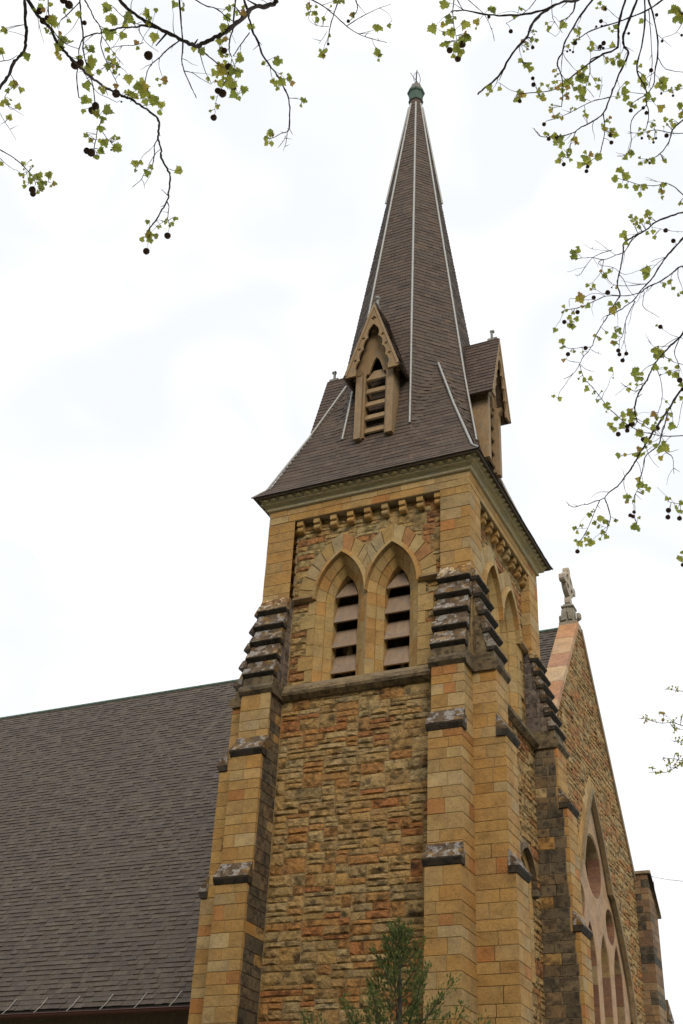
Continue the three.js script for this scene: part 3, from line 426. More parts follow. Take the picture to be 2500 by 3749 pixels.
// dormers on the spire
function dormer(fr) {
  const d = part('dormer', tower);
  const W = (k = 1) => jit([.40 * k, .265 * k, .135 * k], .05), add = (n, g, m = M.wood) => mesh(n, g.geo(), m, d);
  const ZB = 2.5, ZP = 2.3, ap = 22.85, hw = .72, ev = 20.66, sl = (ap - ev) / hw;
  // posts, running back to cheeks
  for (const s of [-1, 1]) { const a = s > 0 ? .29 : -.52, b = s > 0 ? .52 : -.29; const pr = [[2.0, 18.80], [ZP - .04, 18.80], [ZP, 18.86], [ZP, 20.82], [1.6, 20.9], [1.6, 19.8]];
    add('post', prism(fr, [[1.9, 18.78], [ZP + .015, 18.78], [ZP + .015, 20.72], [1.9, 20.72]], s > 0 ? .33 : -.50, s > 0 ? .50 : -.33, W()));
    add('post', prism(fr, [[1.9, 18.82], [ZP - .06, 18.82], [ZP - .06, 21.05], [1.9, 21.05]], s > 0 ? .27 : -.327, s > 0 ? .327 : -.27, W(.95)));
    add('cheek', prism(fr, [[1.2, 19.2], [2.2, 18.75], [2.2, 21.0], [1.2, 21.0]], s > 0 ? .40 : -.495, s > 0 ? .495 : -.40, W(.95)));
    add('bracket', prism(fr, [[2.0, 20.70], [ZP + .03, 20.70], [ZP + .10, 20.86], [2.0, 20.86]], s > 0 ? .34 : -.52, s > 0 ? .52 : -.34, W())); }
  // gable panel with pointed opening
  const op = lancet(0, .27, 18.7, 20.62, .5, 8); const yA = ap - .22; const panel = [[-.60, 20.75], [-.29, 20.75], ...[]]; 
  { const arch = []; for (let i = 0; i <= 6; i++) { const t = i / 6; arch.push([.19 * Math.pow(1 - t, .62), 20.80 + .47 * t]); } const R2 = [[.27, 20.7], [.27, 20.74], [.235, 20.79], [.205, 20.77], ...arch]; const out = [[.62, 20.7], [.06, ap - .30], [-.06, ap - .30], [-.62, 20.7], ...R2.slice(0, -1).map(p => [-p[0], p[1]]), [0, 21.27], ...R2.slice(0, -1).reverse()]; mesh('gable_panel', slab(fr, out, [], 2.16, 2.23), SM({ color: new THREE.Color().setRGB(.40, .265, .135), map: T.wood }), d); }
  // louvres
  for (let k = 0; k < 5; k++) { const y = 18.97 + k * .405; const a = .268, b = k === 4 ? .12 : .268, g = new G(), c = W(1.02), off = [rnd() * 4, rnd() * 4]; const f0 = [fr(-a, y, 2.22), fr(a, y, 2.22), fr(b, y + (k === 4 ? .34 : .20), 2.12), fr(-b, y + (k === 4 ? .34 : .20), 2.12)], k0 = [fr(-a, y - .03, 2.19), fr(a, y - .03, 2.19), fr(b, y + (k === 4 ? .31 : .17), 2.10), fr(-b, y + (k === 4 ? .31 : .17), 2.10)]; g.poly(f0, c, off); g.poly(k0.slice().reverse(), c, off); for (let i = 0; i < 4; i++) { const j = (i + 1) % 4; g.poly([f0[j], f0[i], k0[i], k0[j]], c, off); } add('louvre_slat', g); }
  // pierced bargeboard, one leaf per side
  for (const s of [-1, 1]) {
    const P = (x, y) => new THREE.Vector2(s * x, y); const sh = new THREE.Shape(); const dirx = hw, diry = ev - ap, len = Math.hypot(dirx, diry); const tx = dirx / len, ty = diry / len, nx = -ty * -1, ny = tx * -1; // inward normal
    const at = (t, dd) => [tx * t - (-ty) * dd * 1, ap + ty * t - tx * dd];
    const pts = [[0, ap], [hw, ev], [hw - .02, ev - .07], [.44, ev - .07]];
    const cu = [[.425, 20.70], [.34, 21.05], [.245, 21.39], [.14, 21.73]]; for (let k = 0; k < 3; k++) for (let j = 0; j <= 7; j++) { const b = Math.pow(Math.sin(j / 7 * Math.PI), .7) * .062; pts.push([mix(cu[k][0], cu[k + 1][0], j / 7) + b * .96, mix(cu[k][1], cu[k + 1][1], j / 7) + b * .27]); }
    pts.push([.155, 21.80], [.158, 21.88], [.14, 21.97], [.10, 22.04], [.05, 22.10], [0.001, 22.16]);
    const o = pts.map(p => P(...p)); if (s < 0) o.reverse(); const shp = new THREE.Shape(o);
    const quat = (x, y, r) => { const q = []; for (let k = 0; k < 16; k++) { const a = k / 16 * Math.PI * 2 + .4, m = k % 4 === 0 ? 1 : k % 4 === 2 ? .38 : .55; q.push(P(x + Math.cos(a) * r * m, y + Math.sin(a) * r * m)); } return new THREE.Path(q); };
    for (const [hx, hy] of [[.262, 21.74], [.362, 21.41], [.46, 21.07]]) shp.holes.push(quat(hx, hy, .066));
    { const q = []; for (let k = 0; k <= 8; k++) { const a = -Math.PI / 2 + k / 8 * Math.PI, m = k % 4 === 0 ? 1 : k % 4 === 2 ? .45 : .6; q.push(P(.003 + Math.cos(a) * .075 * (k % 8 === 0 ? 0 : m), ap - .50 + Math.sin(a) * .085 * (k % 4 ? .8 : 1))); } shp.holes.push(new THREE.Path(q)); }
    const g = new THREE.ExtrudeGeometry(shp, { depth: .05, bevelEnabled: false }); const p = g.attributes.position; for (let i = 0; i < p.count; i++) p.setXYZ(i, ...fr(p.getX(i), p.getY(i), p.getZ(i) + ZB - .05)); g.computeVertexNormals(); mesh('bargeboard', g, SM({ color: new THREE.Color().setRGB(.41, .27, .14), map: T.wood, side: THREE.DoubleSide }), d);
    // moulded edge along the rake
    const e0 = [0.0, ap + .0], bx = hw + .0; { const g2 = new G(), c = W(1.05), A = [0, ap + .03], B = [s * (hw + .012), ev + .012], C = [s * (hw - .045), ev - .02], D = [0, ap - .13]; const q = [A, B, C, D]; const R = q.map(z => fr(z[0], z[1], ZB + .022)), K = q.map(z => fr(z[0], z[1], ZB - .06)); g2.poly(s > 0 ? R.slice().reverse() : R, c); for (let i = 0; i < 4; i++) { const j = (i + 1) % 4; g2.poly(s > 0 ? [R[i], R[j], K[j], K[i]] : [R[j], R[i], K[i], K[j]], c); } add('rake_moulding', g2); }
    // roof boards and shingles
    const nW = [s * (ap - ev), hw, 0]; const ln = Math.hypot(nW[0], nW[1]), n = [nW[0] / ln, nW[1] / ln]; const RP = (t, z, o) => fr(s * (hw + .03) * t + n[0] * o, ap + .03 - (ap - ev + .09) * t + n[1] * o, z);
    { const g3 = new G(), c = [.10, .065, .04], z1 = ZB - .002, z0 = .6; const q0 = [RP(0, z1, 0), RP(1, z1, 0), RP(1, z0, 0), RP(0, z0, 0)], q1 = [RP(0, z1, -.05), RP(1, z1, -.05), RP(1, z0, -.05), RP(0, z0, -.05)]; g3.poly(q0, c); g3.poly(q1.slice().reverse(), c); for (let i = 0; i < 4; i++) { const j = (i + 1) % 4; g3.poly([q0[j], q0[i], q1[i], q1[j]], c); } add('roof_board', g3, M.shingle); }
    const Ls = Math.hypot(hw, ap - ev), N = Math.round(Ls / .135); for (let r = 0; r < N; r++) { const tb = 1 - r / N, tt = Math.max(0, 1 - (r + 1.12) / N); let z = ZB + .02; while (z > .7) { const l = rr(.16, .32), q = new G(), col = jit(pick([[.112, .076, .060], [.124, .086, .068], [.098, .068, .055]]), .1), th = rr(.012, .02), za = z - .002, zb = z - l + .002; const b0 = RP(tb, za, th + .004), b1 = RP(tb, zb, th + .004), c1 = RP(tt, zb, .004), c0 = RP(tt, za, .004), i0 = RP(tb, za, 0), i1 = RP(tb, zb, 0); const o2 = [rnd() * 5, rnd() * 5]; const Q = p => q.poly(s > 0 ? p : p.slice().reverse(), col, o2); Q([b0, b1, c1, c0]); Q([i0, i1, b1, b0]); Q([i0, b0, c0]); shP.add(q, M.shingle, d); z -= l; } }
  }
  // small lead finial on the ridge
  add('ridge_finial', new G().add(chBox(fr, -.035, .035, ap, ap + .10, ZB - .32, ZB - .05, [.30, .30, .29], .01)).add(chBox(fr, -.03, .03, ap + .10, ap + .36, ZB - .24, ZB - .16, [.36, .36, .35], .02)).add(chBox(fr, -.05, .05, ap + .28, ap + .37, ZB - .26, ZB - .12, [.40, .40, .38], .025)), M.stone);
}
for (const fr of [FA, FB, FC, FD]) dormer(fr);
rubP.done(); dressP.done(); shP.done();

// ================================================================ CHURCH NAVE
const nave = thing('church_nave', 'long church nave with steep brown shingled roof and rubble gable behind the tower', 'church');
const nRub = new Pieces(nave, 'rubble_stone'), nDr = new Pieces(nave, 'dressed_stone'), nSh = new Pieces(nave, 'shingle');
const SL = 1.34, RY = 18.45, EZ = .74, EY = 6.47; const XL = -26, XR = 1.62;
{
  // roof: near slope to the gutter, far slope behind
  const roofY = z => RY - SL * Math.abs(z - Z0); const g = new G(), c = [.05, .042, .04], XQ = XR + .06; const q = (x, z, o = 0) => [x, roofY(z) + o, z];
  g.poly([q(XL, EZ), q(XQ, EZ), q(XQ, Z0), q(XL, Z0)], c); g.poly([q(XQ, -14), q(XL, -14), q(XL, Z0), q(XQ, Z0)], c); g.poly([q(XL, EZ, -.12), q(XL, EZ), q(XL, Z0), q(XL, Z0, -.12)].reverse(), c);
  g.poly([q(XL, EZ, -.14), q(XL, Z0, -.14), q(XQ, Z0, -.14), q(XQ, EZ, -.14)], c); g.poly([q(XL, EZ, -.14), q(XQ, EZ, -.14), q(XQ, EZ), q(XL, EZ)], c);
  const roof = mesh('roof', g.geo(), M.shingle, nave);
  const sl = Math.hypot(1, SL), nn = [0, 1 / sl, SL / sl], Ltot = (EZ - Z0) * sl, ex = .158, N = Math.ceil(Ltot / ex);
  const SH = [[.104, .082, .063], [.112, .089, .068], [.097, .075, .060], [.122, .098, .075], [.102, .078, .063], [.090, .069, .056]];
  const pt = (x, s, o) => { const z = EZ - s / sl; return [x, roofY(z) + nn[1] * o, z + nn[2] * o]; };
  for (let r = 0; r < N; r++) { const s0 = r * ex - .03, s1 = Math.min(Ltot, s0 + ex * 1.1); let x = XR; const odd = rr(0, .3); x += odd * 0; let fst = true;
    while (x > -22.5) { let l = rr(.11, .27); if (fst) { l *= rr(.3, 1); fst = false; } const col = jit(pick(SH), .08), o2 = [rnd() * 5, rnd() * 5], th = rnd() < .5 ? rr(.022, .028) : rr(.010, .014), k = new G(); const xa = x - l + .001, xb = x - .001; const b0 = pt(xa, s0, th), b1 = pt(xb, s0, th), c1 = pt(xb, s1, .002), c0 = pt(xa, s1, .002), i0 = pt(xa, s0, -.004), i1 = pt(xb, s0, -.004); k.poly([b0, b1, c1, c0], col, o2); k.poly([i0, i1, b1, b0], col, o2); k.poly([i0, b0, c0], col, o2); k.poly([b1, i1, c1], col, o2); nSh.add(k, M.shingle, roof); x -= l; } }
  // copper ridge roll
  let x = XL; while (x < XR) { const xe = Math.min(XR, x + 2.4); mesh('ridge_cap', tube([V(x, RY + .01, Z0), V(xe - .004, RY + .01, Z0)], .055, .055, 8).geo(), M.copper, roof); x = xe; }
  // gutter with hangers, fascia, eaves soffit and side wall
  { const g2 = new G(); const n = 8, R = .085, cy = EY - .13, cz = EZ + .10; for (let i = 0; i < n; i++) { const a = Math.PI + i / n * Math.PI, b = Math.PI + (i + 1) / n * Math.PI; g2.poly([[XL, cy + R * Math.sin(a), cz + R * Math.cos(a)], [-2.5, cy + R * Math.sin(a), cz + R * Math.cos(a)], [-2.5, cy + R * Math.sin(b), cz + R * Math.cos(b)], [XL, cy + R * Math.sin(b), cz + R * Math.cos(b)]].reverse(), [1, 1, 1]); }
    const gm = SM({ color: new THREE.Color().setRGB(.085, .03, .022), roughness: .5, side: THREE.DoubleSide }); const gut = mesh('gutter', g2.geo(), gm, nave); mesh('gutter_bead', tube([V(XL, cy + .005, cz + R), V(-2.5, cy + .005, cz + R)], .014, .014, 5).geo(), gm, gut);
    const p0 = pt(0, .2, .028); for (let k = 0; k < 24; k++) { const hx = -4.75 - k * .86; const A = pt(hx + .05, .30, .03), B = pt(hx + .02, .02, .035); mesh('gutter_hanger', tube([V(...A), V(...B), V(hx, cy + .02, cz + R)], .011, .011, 4).geo(), M.metal, gut); }
    mesh('eaves', new G().add(coreBox(FA, XL, -2.4, 6.05, 6.60, -.5, .08)).geo(), SM({ color: new THREE.Color().setRGB(.28, .19, .13), map: T.wood }), nave);
    mesh('side_wall', coreBox(FA, XL, -2.4, 0, 6.1, -.8, -.15).geo(), M.mortar, nave); }
  // gable wall
  const AY = 18.7, gw = z => AY - SL * Math.abs(z - Z0); const toU = z => -z; // frame FB: u = -z
  const U0 = -Z0; const half = (AY - 12.3) / SL;
  // window outline (relative to centre), right half, from apex downwards
  const R1 = [[0, 13.30], [.22, 13.02], [.55, 12.55], [.9, 12.0], [1.2, 11.45], [1.42, 10.95], [1.62, 10.88], [1.95, 10.5], [2.28, 10.0], [2.62, 9.45], [2.9, 8.9], [3.05, 8.4], [3.08, 8.0], [3.08, 3.0]];
  const winX = v => { if (v > 13.3) return -1; for (let i = 0; i < R1.length - 1; i++) if (v <= R1[i][1] && v >= R1[i + 1][1]) return mix(R1[i][0], R1[i + 1][0], (R1[i][1] - v) / (R1[i][1] - R1[i + 1][1])); return 3.08; };
  const hole = [...R1.map(p => [U0 + p[0], p[1]]).reverse(), ...R1.slice(1).map(p => [U0 - p[0], p[1]])];
  const out = [[U0 - 6, 0], [U0 + 4.75, 0], [U0 + 4.75, gw(Z0 - 4.75)], [U0, AY], [U0 - 6, gw(Z0 + 6)]];
  const gable = mesh('gable_wall', slab(FB, out, [hole], XG - .55, XG - .012), M.mortar, nave);
  rubble(FB, (k, m) => nRub.add(k, m, gable), U0 - 5.0, U0 + 4.75, 7.6, AY, XG - .008, (a, b, c, d) => { const lim = (AY + .05 - d) / SL; a = Math.max(a, U0 - lim); b = Math.min(b, U0 + lim); if (b - a < .06) return null; const w = Math.max(winX(c + .02), winX(d - .02)) + .22; if (c < 13.7 && w > 0) { if (a > U0 - w && b < U0 + w) return null; if ((a + b) / 2 > U0) a = Math.max(a, U0 + w); else b = Math.min(b, U0 - w); if (b - a < .06) return null; } return [a, b]; }, { amp: .8 });
  // coping stones on both slopes
  for (const s of [-1, 1]) { let t = .42; const sl2 = Math.hypot(1, SL), Lc = half * sl2 + .1; while (t < Lc) { let l = rr(.75, 1.0); if (Lc - t - l < .4) l = Lc - t; const P = (tt, w, o) => { const z = Z0 + s * tt / sl2, y = AY + .12 - SL * tt / sl2; return [w, y + o / sl2, z + s * o * SL / sl2]; }; const k = new G(), col = jit(pick(s > 0 ? PINK : [[.30, .22, .15], [.34, .24, .14]]), .08), a = t + .007, b = t + l - .007, w0 = XR - .02, w1 = XG + .05; const q = [P(a, w0, 0), P(a, w1, 0), P(b, w1, 0), P(b, w0, 0)], e = [P(a, w0, -.16), P(a, w1, -.16), P(b, w1, -.16), P(b, w0, -.16)]; const o2 = [rnd() * 5, rnd() * 5]; const Q = p => k.poly(s > 0 ? p : p.slice().reverse(), col, o2); Q([q[0], q[3], q[2], q[1]].reverse().reverse()); Q(e); for (let i = 0; i < 4; i++) { const j = (i + 1) % 4; Q([q[j], q[i], e[i], e[j]].reverse()); } mesh('coping_stone', k.geo(), M.stone, gable); t += l; } }
  // cross on the apex
  { const cz = Z0 + .08, X = 1.86, add = (n, k, c) => mesh(n, k, SM({ color: new THREE.Color().setRGB(...c), map: T.stone, bumpMap: T.bump, bumpScale: .008 }), cross3); const cross3 = mesh('gable_cross', chBox(FB, -cz - .17, -cz + .17, 18.5, 19.02, X - .18, X + .18, [.36, .33, .26], .04).geo(), M.stone, nave);
    mesh('cross_base', new G().add(chBox(FB, -cz - .22, -cz + .22, 19.0, 19.08, X - .2, X + .2, [.34, .31, .24], .03)).add(chBox(FB, -cz - .15, -cz + .15, 19.08, 19.15, X - .14, X + .14, [.36, .33, .26], .02)).geo(), M.stone, cross3);
    for (const q of [-.34, .19]) mesh('cross_base', chBox(FB, -cz - .09, -cz + .09, 18.60, 18.84, X + q, X + q + .17, [.36, .33, .26], .06).geo(), M.stone, cross3);
    mesh('cross_base', prism((u, v, w) => [w, v, -u], [[X - .27, 18.30], [X + .27, 18.30], [X + .27, 18.52], [X - .27, 18.52]], -cz - .22, -cz + .30, [.40, .34, .25]).geo(), M.stone, cross3);
    // leaf carving on the near face of the base
    for (const s of [-1, 1]) { const g5 = new G(); const a = [X + s * .03, 18.60, cz + .22], b = [X + s * .19, 18.56, cz + .24], c2 = [X + s * .16, 18.9, cz + .26], d2 = [X + s * .02, 18.96, cz + .27]; const bk = [X + s * .1, 18.75, cz + .12]; const P4 = [a, b, c2, d2]; g5.poly(s > 0 ? P4 : P4.slice().reverse(), [.38, .35, .28]); for (let i = 0; i < 4; i++) { const j = (i + 1) % 4; g5.poly(s > 0 ? [P4[j], P4[i], bk] : [P4[i], P4[j], bk], [.38, .35, .28]); } mesh('carved_leaf', g5.geo(), M.stone, cross3); }
    const C = [-cz + .0, 19.85], S = new THREE.Shape(); const arm = (dx, dy) => 0; const H = .62, Lw = .68, a1 = .07, a2 = .125; // cross outline with flared, lobed ends
    const o = []; const ends = [[0, 1, H - .04], [-1, 0, .62], [0, -1, Lw], [1, 0, .62]]; ends.forEach(([ex, ey, L], i) => { const px = -ey, py = ex; const P = (t, w) => [C[0] + ex * t + px * w, C[1] + ey * t + py * w]; o.push(P(.14, -a1), P(L - .26, -a1), P(L - .2, -a2 * .8), P(L - .12, -a2), P(L - .04, -a2 * .9), P(L, -a2 * .5), P(L, a2 * .5), P(L - .04, a2 * .9), P(L - .12, a2), P(L - .2, a2 * .8), P(L - .26, a1), P(.14, a1)); });
    const area = THREE.ShapeUtils.area(o.map(p => new THREE.Vector2(...p))); mesh('cross_arms', slab(FB, area < 0 ? o.slice().reverse() : o, [], X - .085, X + .085), SM({ color: new THREE.Color().setRGB(.52, .45, .37), map: T.stone, bumpMap: T.bump, bumpScale: .01 }), cross3);
    const ring = (r) => Array.from({ length: 32 }, (_, i) => [C[0] + r * Math.cos(i / 16 * Math.PI), C[1] + r * Math.sin(i / 16 * Math.PI)]); mesh('cross_ring', slab(FB, ring(.42), [ring(.33).reverse()], X - .075, X + .075), SM({ color: new THREE.Color().setRGB(.52, .45, .37), map: T.stone, bumpMap: T.bump, bumpScale: .01 }), cross3); }
  // great west window: plate tracery
  { const circ = (u, v, r, n = 36) => Array.from({ length: n }, (_, i) => [u + r * Math.cos(i / n * 2 * Math.PI), v + r * Math.sin(i / n * 2 * Math.PI)]).reverse();
    const lan = u => lancet(u, .46, 3.2, 8.75, .9).slice().reverse();
    const holes = [circ(U0 + .05, 11.35, .84), circ(U0 + 1.5, 10.12, .47), circ(U0 - 1.5, 10.12, .47), ...[-2.02, -.67, .67, 2.02].map(d => lan(U0 + d))];
    const tr = mesh('window', slab(FB, hole.map(p => [U0 + (p[0] - U0) * .985, p[1] - .03]), holes, XG - .42, XG - .06), SM({ color: new THREE.Color().setRGB(.47, .31, .19), map: T.stone, bumpMap: T.bump, bumpScale: .008 }), nave);
    const LC = () => jit(pick([[.25, .13, .08], [.22, .11, .07], [.38, .27, .14], [.34, .23, .12], [.28, .15, .09]]), .1);
    const liner = (pts, inset, cu, cv2) => { for (let i = 0; i < pts.length; i++) { const a = pts[i], b = pts[(i + 1) % pts.length], q = p => [p[0] + (cu - p[0]) * inset, p[1] + (cv2 - p[1]) * inset], k = new G(), c = LC.c; const w0 = XG - .42, w1 = XG - .075; const ai = q(a), bi = q(b); k.poly([FB(...ai, w0), FB(...ai, w1), FB(...bi, w1), FB(...bi, w0)], c); k.poly([FB(...ai, w1), FB(...a, w1), FB(...b, w1), FB(...bi, w1)], c); mesh('reveal_stone', k.geo(), M.stone, tr); if (i % 3 === 2) LC.c = LC(); } };
    LC.c = LC(); for (const [u, v, r] of [[U0 + .05, 11.35, .838], [U0 + 1.5, 10.12, .468], [U0 - 1.5, 10.12, .468]]) liner(circ(u, v, r, 24), .05, u, v);
    for (const d of [-2.02, -.67, .67, 2.02]) for (const s of [-1, 1]) { let v = 3.3; while (v < 8.74) { const h = Math.min(.5, 8.75 - v), k = jambPiece(FB, U0 + d, .43, .459, s, v + .003, v + h - .003, XG - .42, XG - .075, XG - .07, LC()); mesh('reveal_stone', k.geo(), M.stone, tr); v += h; } for (let i = 0; i < 3; i++) mesh('reveal_stone', archPiece(FB, U0 + d, 8.75, .43, .459, s, i / 3, (i + 1) / 3, XG - .42, XG - .075, XG - .07, LC(), .9).geo(), M.stone, tr); }
    mesh('pane', slab(FB, hole.map(p => [U0 + (p[0] - U0) * .98, p[1] - .05]), [], XG - .50, XG - .45), M.glass, tr);
    for (const s of [-1, 1]) for (let i = 0; i < R1.length - 1; i++) { const a = R1[i], b = R1[i + 1]; const nrmv = (p, q) => { const dx = q[0] - p[0], dy = q[1] - p[1], l = Math.hypot(dx, dy); return [-dy / l, dx / l]; }; const na = i > 0 ? nrmv(R1[i - 1], R1[i + 1]) : [0, 1], nb = i + 2 < R1.length ? nrmv(R1[i], R1[i + 2]) : [1, 0]; const na2 = i > 0 ? na : [0.0, 1.25];
      const ringp = (w0, w1, k0, k1, col, name, mat) => { const k = new G(); const pa = [a[0] + na2[0] * k0, a[1] + na2[1] * k0], pb = [b[0] + nb[0] * k0, b[1] + nb[1] * k0], qa = [a[0] + na2[0] * k1, a[1] + na2[1] * k1], qb = [b[0] + nb[0] * k1, b[1] + nb[1] * k1]; const m = p => [U0 + s * p[0], p[1]]; const O = [m(pa), m(qa), m(qb), m(pb)]; const Q = p => k.poly(s > 0 ? p.slice().reverse() : p, col); Q(O.map(p => FB(p[0], p[1], w1))); for (let j = 0; j < 4; j++) { const e = (j + 1) % 4; Q([FB(...O[e], w1), FB(...O[j], w1), FB(...O[j], w0), FB(...O[e], w0)]); } mesh(name, k.geo(), mat, tr); };
      ringp(XG - .3, XG + .10, .0, .13, jit([.27, .20, .115], .12), 'hood_mould', M.stone); if (i < 5) ringp(XG - .2, XG + .03, .135, .40, dress(), 'voussoir', M.stone); else if (i < 12) ringp(XG - .2, XG + .025, .135, .24, dress(), 'voussoir', M.stone); } }
  // corner buttress at the far foot of the gable slope
  { const zf = -12.95; const b = mesh('buttress', new G().add(coreBox(FA, XG - .6, 2.488, 0, 11.5, -14.0 + .012, zf - .012)).add(coreBox(FA, XG - .6, 2.488, 11.4, 12.44, -13.2, zf - .012)).add(coreBox(FA, XG - .6, 2.488, 0, 8.7, -14.6, zf - .012)).geo(), M.mortar, nave);
    ashlar(FA, (k, m) => nDr.add(k, m, b), XG - .02, 2.5, 5, 12.45, -13.9, zf, { l0: .16, l1: .3, h0: .16, h1: .3, soot: .3, col: () => jit(pick([[.27, .16, .085], [.24, .15, .085], [.3, .2, .11], [.2, .12, .07]]), .12) });
    const cap = [[zf + .06, 12.45], [zf + .06, 12.53], [zf - .1, 12.55], [-14.08, 11.5], [-14.08, 11.40], [zf - .2, 12.45]]; const k = new G(); const col = [.34, .27, .19]; k.poly(cap.map(p => [2.58, p[1], p[0]]).reverse().reverse(), col); k.poly(cap.map(p => [XG - .1, p[1], p[0]]).reverse(), col); for (let i = 0; i < cap.length; i++) { const j = (i + 1) % cap.length; k.poly([[2.58, cap[j][1], cap[j][0]], [2.58, cap[i][1], cap[i][0]], [XG - .1, cap[i][1], cap[i][0]], [XG - .1, cap[j][1], cap[j][0]]], col); } mesh('coping_stone', k.geo(), M.stone, b);
    mesh('weathering_stone', prism(FD, [[14.0, 8.55], [14.62, 8.55], [14.65, 8.62], [14.0, 9.1]], -2.55, -XG, [1, 1, 1]).geo(), M.lichen, b); }
}
nRub.done(); nDr.done(); nSh.done();

// ================================================================ JUNIPER in front of the tower
{
  const base = V(4.16, 0, 10.0); const t = thing('juniper_tree', 'young dark green juniper tree standing before the rubble wall of the tower', 'juniper', null, [base.x, 0, base.z]);
  const H = 5.28; mesh('trunk', tube(curve([V(0, 0, 0), V(.04, 1.5, .02), V(0, 3, .03), V(.03, 4.2, 0), V(0, 5.25, 0)], 4), .09, .008, 6).geo(), M.bark, t);
  const gs = [new G(), new G(), new G()], gb = new G(); const cols = [[.14, .19, .05], [.18, .225, .06], [.22, .25, .07], [.11, .155, .045]];
  const sprig = (p, d, L, f) => { const g = gs[0], col = jit(f > .75 ? pick([[.30, .32, .10], [.24, .28, .085], [.18, .23, .065]]) : pick(cols), .25); const s = new THREE.Vector3().crossVectors(d, V(rr(-1, 1), rr(-1, 1), rr(-1, 1))).normalize(), b = new THREE.Vector3().crossVectors(d, s); const w = L * .2; for (const e of [s, b]) { const a = p, m1 = p.clone().addScaledVector(d, L * .5).addScaledVector(e, w), m2 = p.clone().addScaledVector(d, L * .5).addScaledVector(e, -w), tp = p.clone().addScaledVector(d, L); g.poly([a.toArray(), m1.toArray(), tp.toArray(), m2.toArray()], col); } };
  for (let i = 0; i < 120; i++) { const d = i < 95 ? .08 + 2.2 * Math.pow(i / 95, 1.25) : rr(2.2, 4.3); const rho = (.04 + (d < 2.3 ? .86 * d : 1.9)) * rr(.4, 1.15), a = i * 2.399 + rr(-.4, .4), tip = V(Math.cos(a) * rho, H - d, Math.sin(a) * rho), p0 = V(0, Math.max(.3, H - d - rho * rr(.75, 1.35) - .05), 0); const p1 = p0.clone().lerp(tip, .55).add(V(0, -.10 * rho, 0)); const cv = curve([p0, p1, tip], 8), L = cv.length; tube(cv, .004 + .008 * rho, .0025, 3, 0, gb);
    const len = p0.distanceTo(tip), n = Math.round(14 + len * (d < 2.4 ? 92 : 60)); for (let k = 0; k < n; k++) { const f = .22 + .78 * Math.pow(rnd(), .8), ix = Math.min(L - 2, Math.floor(f * (L - 1))), q = cv[ix].clone().lerp(cv[ix + 1], rnd()), dir = cv[ix + 1].clone().sub(cv[ix]).normalize(); const rw = (.02 + .17 * Math.pow(1 - f, 1.1) + .03 * Math.sin(f * 9 + i)) * (.55 + len * .45); const o = V(rr(-1, 1), rr(-.6, 1), rr(-1, 1)).multiplyScalar(rw); q.add(o); const d2 = dir.clone().multiplyScalar(.8).add(o.normalize().multiplyScalar(.7)).add(V(0, .35, 0)).normalize(); sprig(q, d2, rr(.026, .065), f); } }
  for (let k = 0; k < 80; k++) { const h = mix(4.75, 5.27, rnd()); sprig(V(rr(-1, 1) * (5.32 - h) * .10, h, rr(-1, 1) * (5.32 - h) * .1), V(rr(-.6, .6), 1, rr(-.6, .6)).normalize(), rr(.03, .06), .9); }
  mesh('branches', gb.geo(), M.bark, t); const fm = new THREE.MeshPhysicalMaterial({ vertexColors: true, roughness: .9, transmission: .35, thickness: 0, side: THREE.DoubleSide }); const cr = mesh('crown', gs[0].geo(), fm, t); cr.userData.kind = 'stuff';
}

// ================================================================ PLANE TREE BRANCHES OVERHEAD
function leafGeo() { // five-lobed toothed leaf, unit width, in xy, petiole at origin
  const o = [[0, 0], [.14, -.06], [.30, -.10], [.30, .02], [.46, .06], [.40, .16], [.56, .34], [.38, .36], [.36, .46], [.24, .50], [.22, .66], [.10, .72], [0, .95]]; const full = [...o, ...o.slice(1, -1).reverse().map(p => [-p[0], p[1]])];
  const g = new THREE.BufferGeometry(), p = [], fold = (x, y) => -Math.abs(x) * .5 + Math.sin(y * 5 + x * 3) * .10; const c = [0, .32];
  for (let i = 0; i < full.length; i++) { const a = full[i], b = full[(i + 1) % full.length]; for (const q of [c, a, b]) p.push(q[0], q[1], fold(q[0], q[1])); }
  g.setAttribute('position', new THREE.Float32BufferAttribute(p, 3)); g.computeVertexNormals(); return g;
}
const LG = leafGeo(), BG = (() => { const g = new THREE.IcosahedronGeometry(1, 5), p = g.attributes.position; for (let i = 0; i < p.count; i++) { const x = p.getX(i), y = p.getY(i), z = p.getZ(i), k = 1 + .09 * Math.sin(x * 17 + y * 5) * Math.sin(y * 19 + z * 4) * Math.sin(z * 18 + x * 6) + .03 * Math.sin(x * 3 + z * 2); p.setXYZ(i, x * k, y * k, z * k); } g.computeVertexNormals(); return g; })();
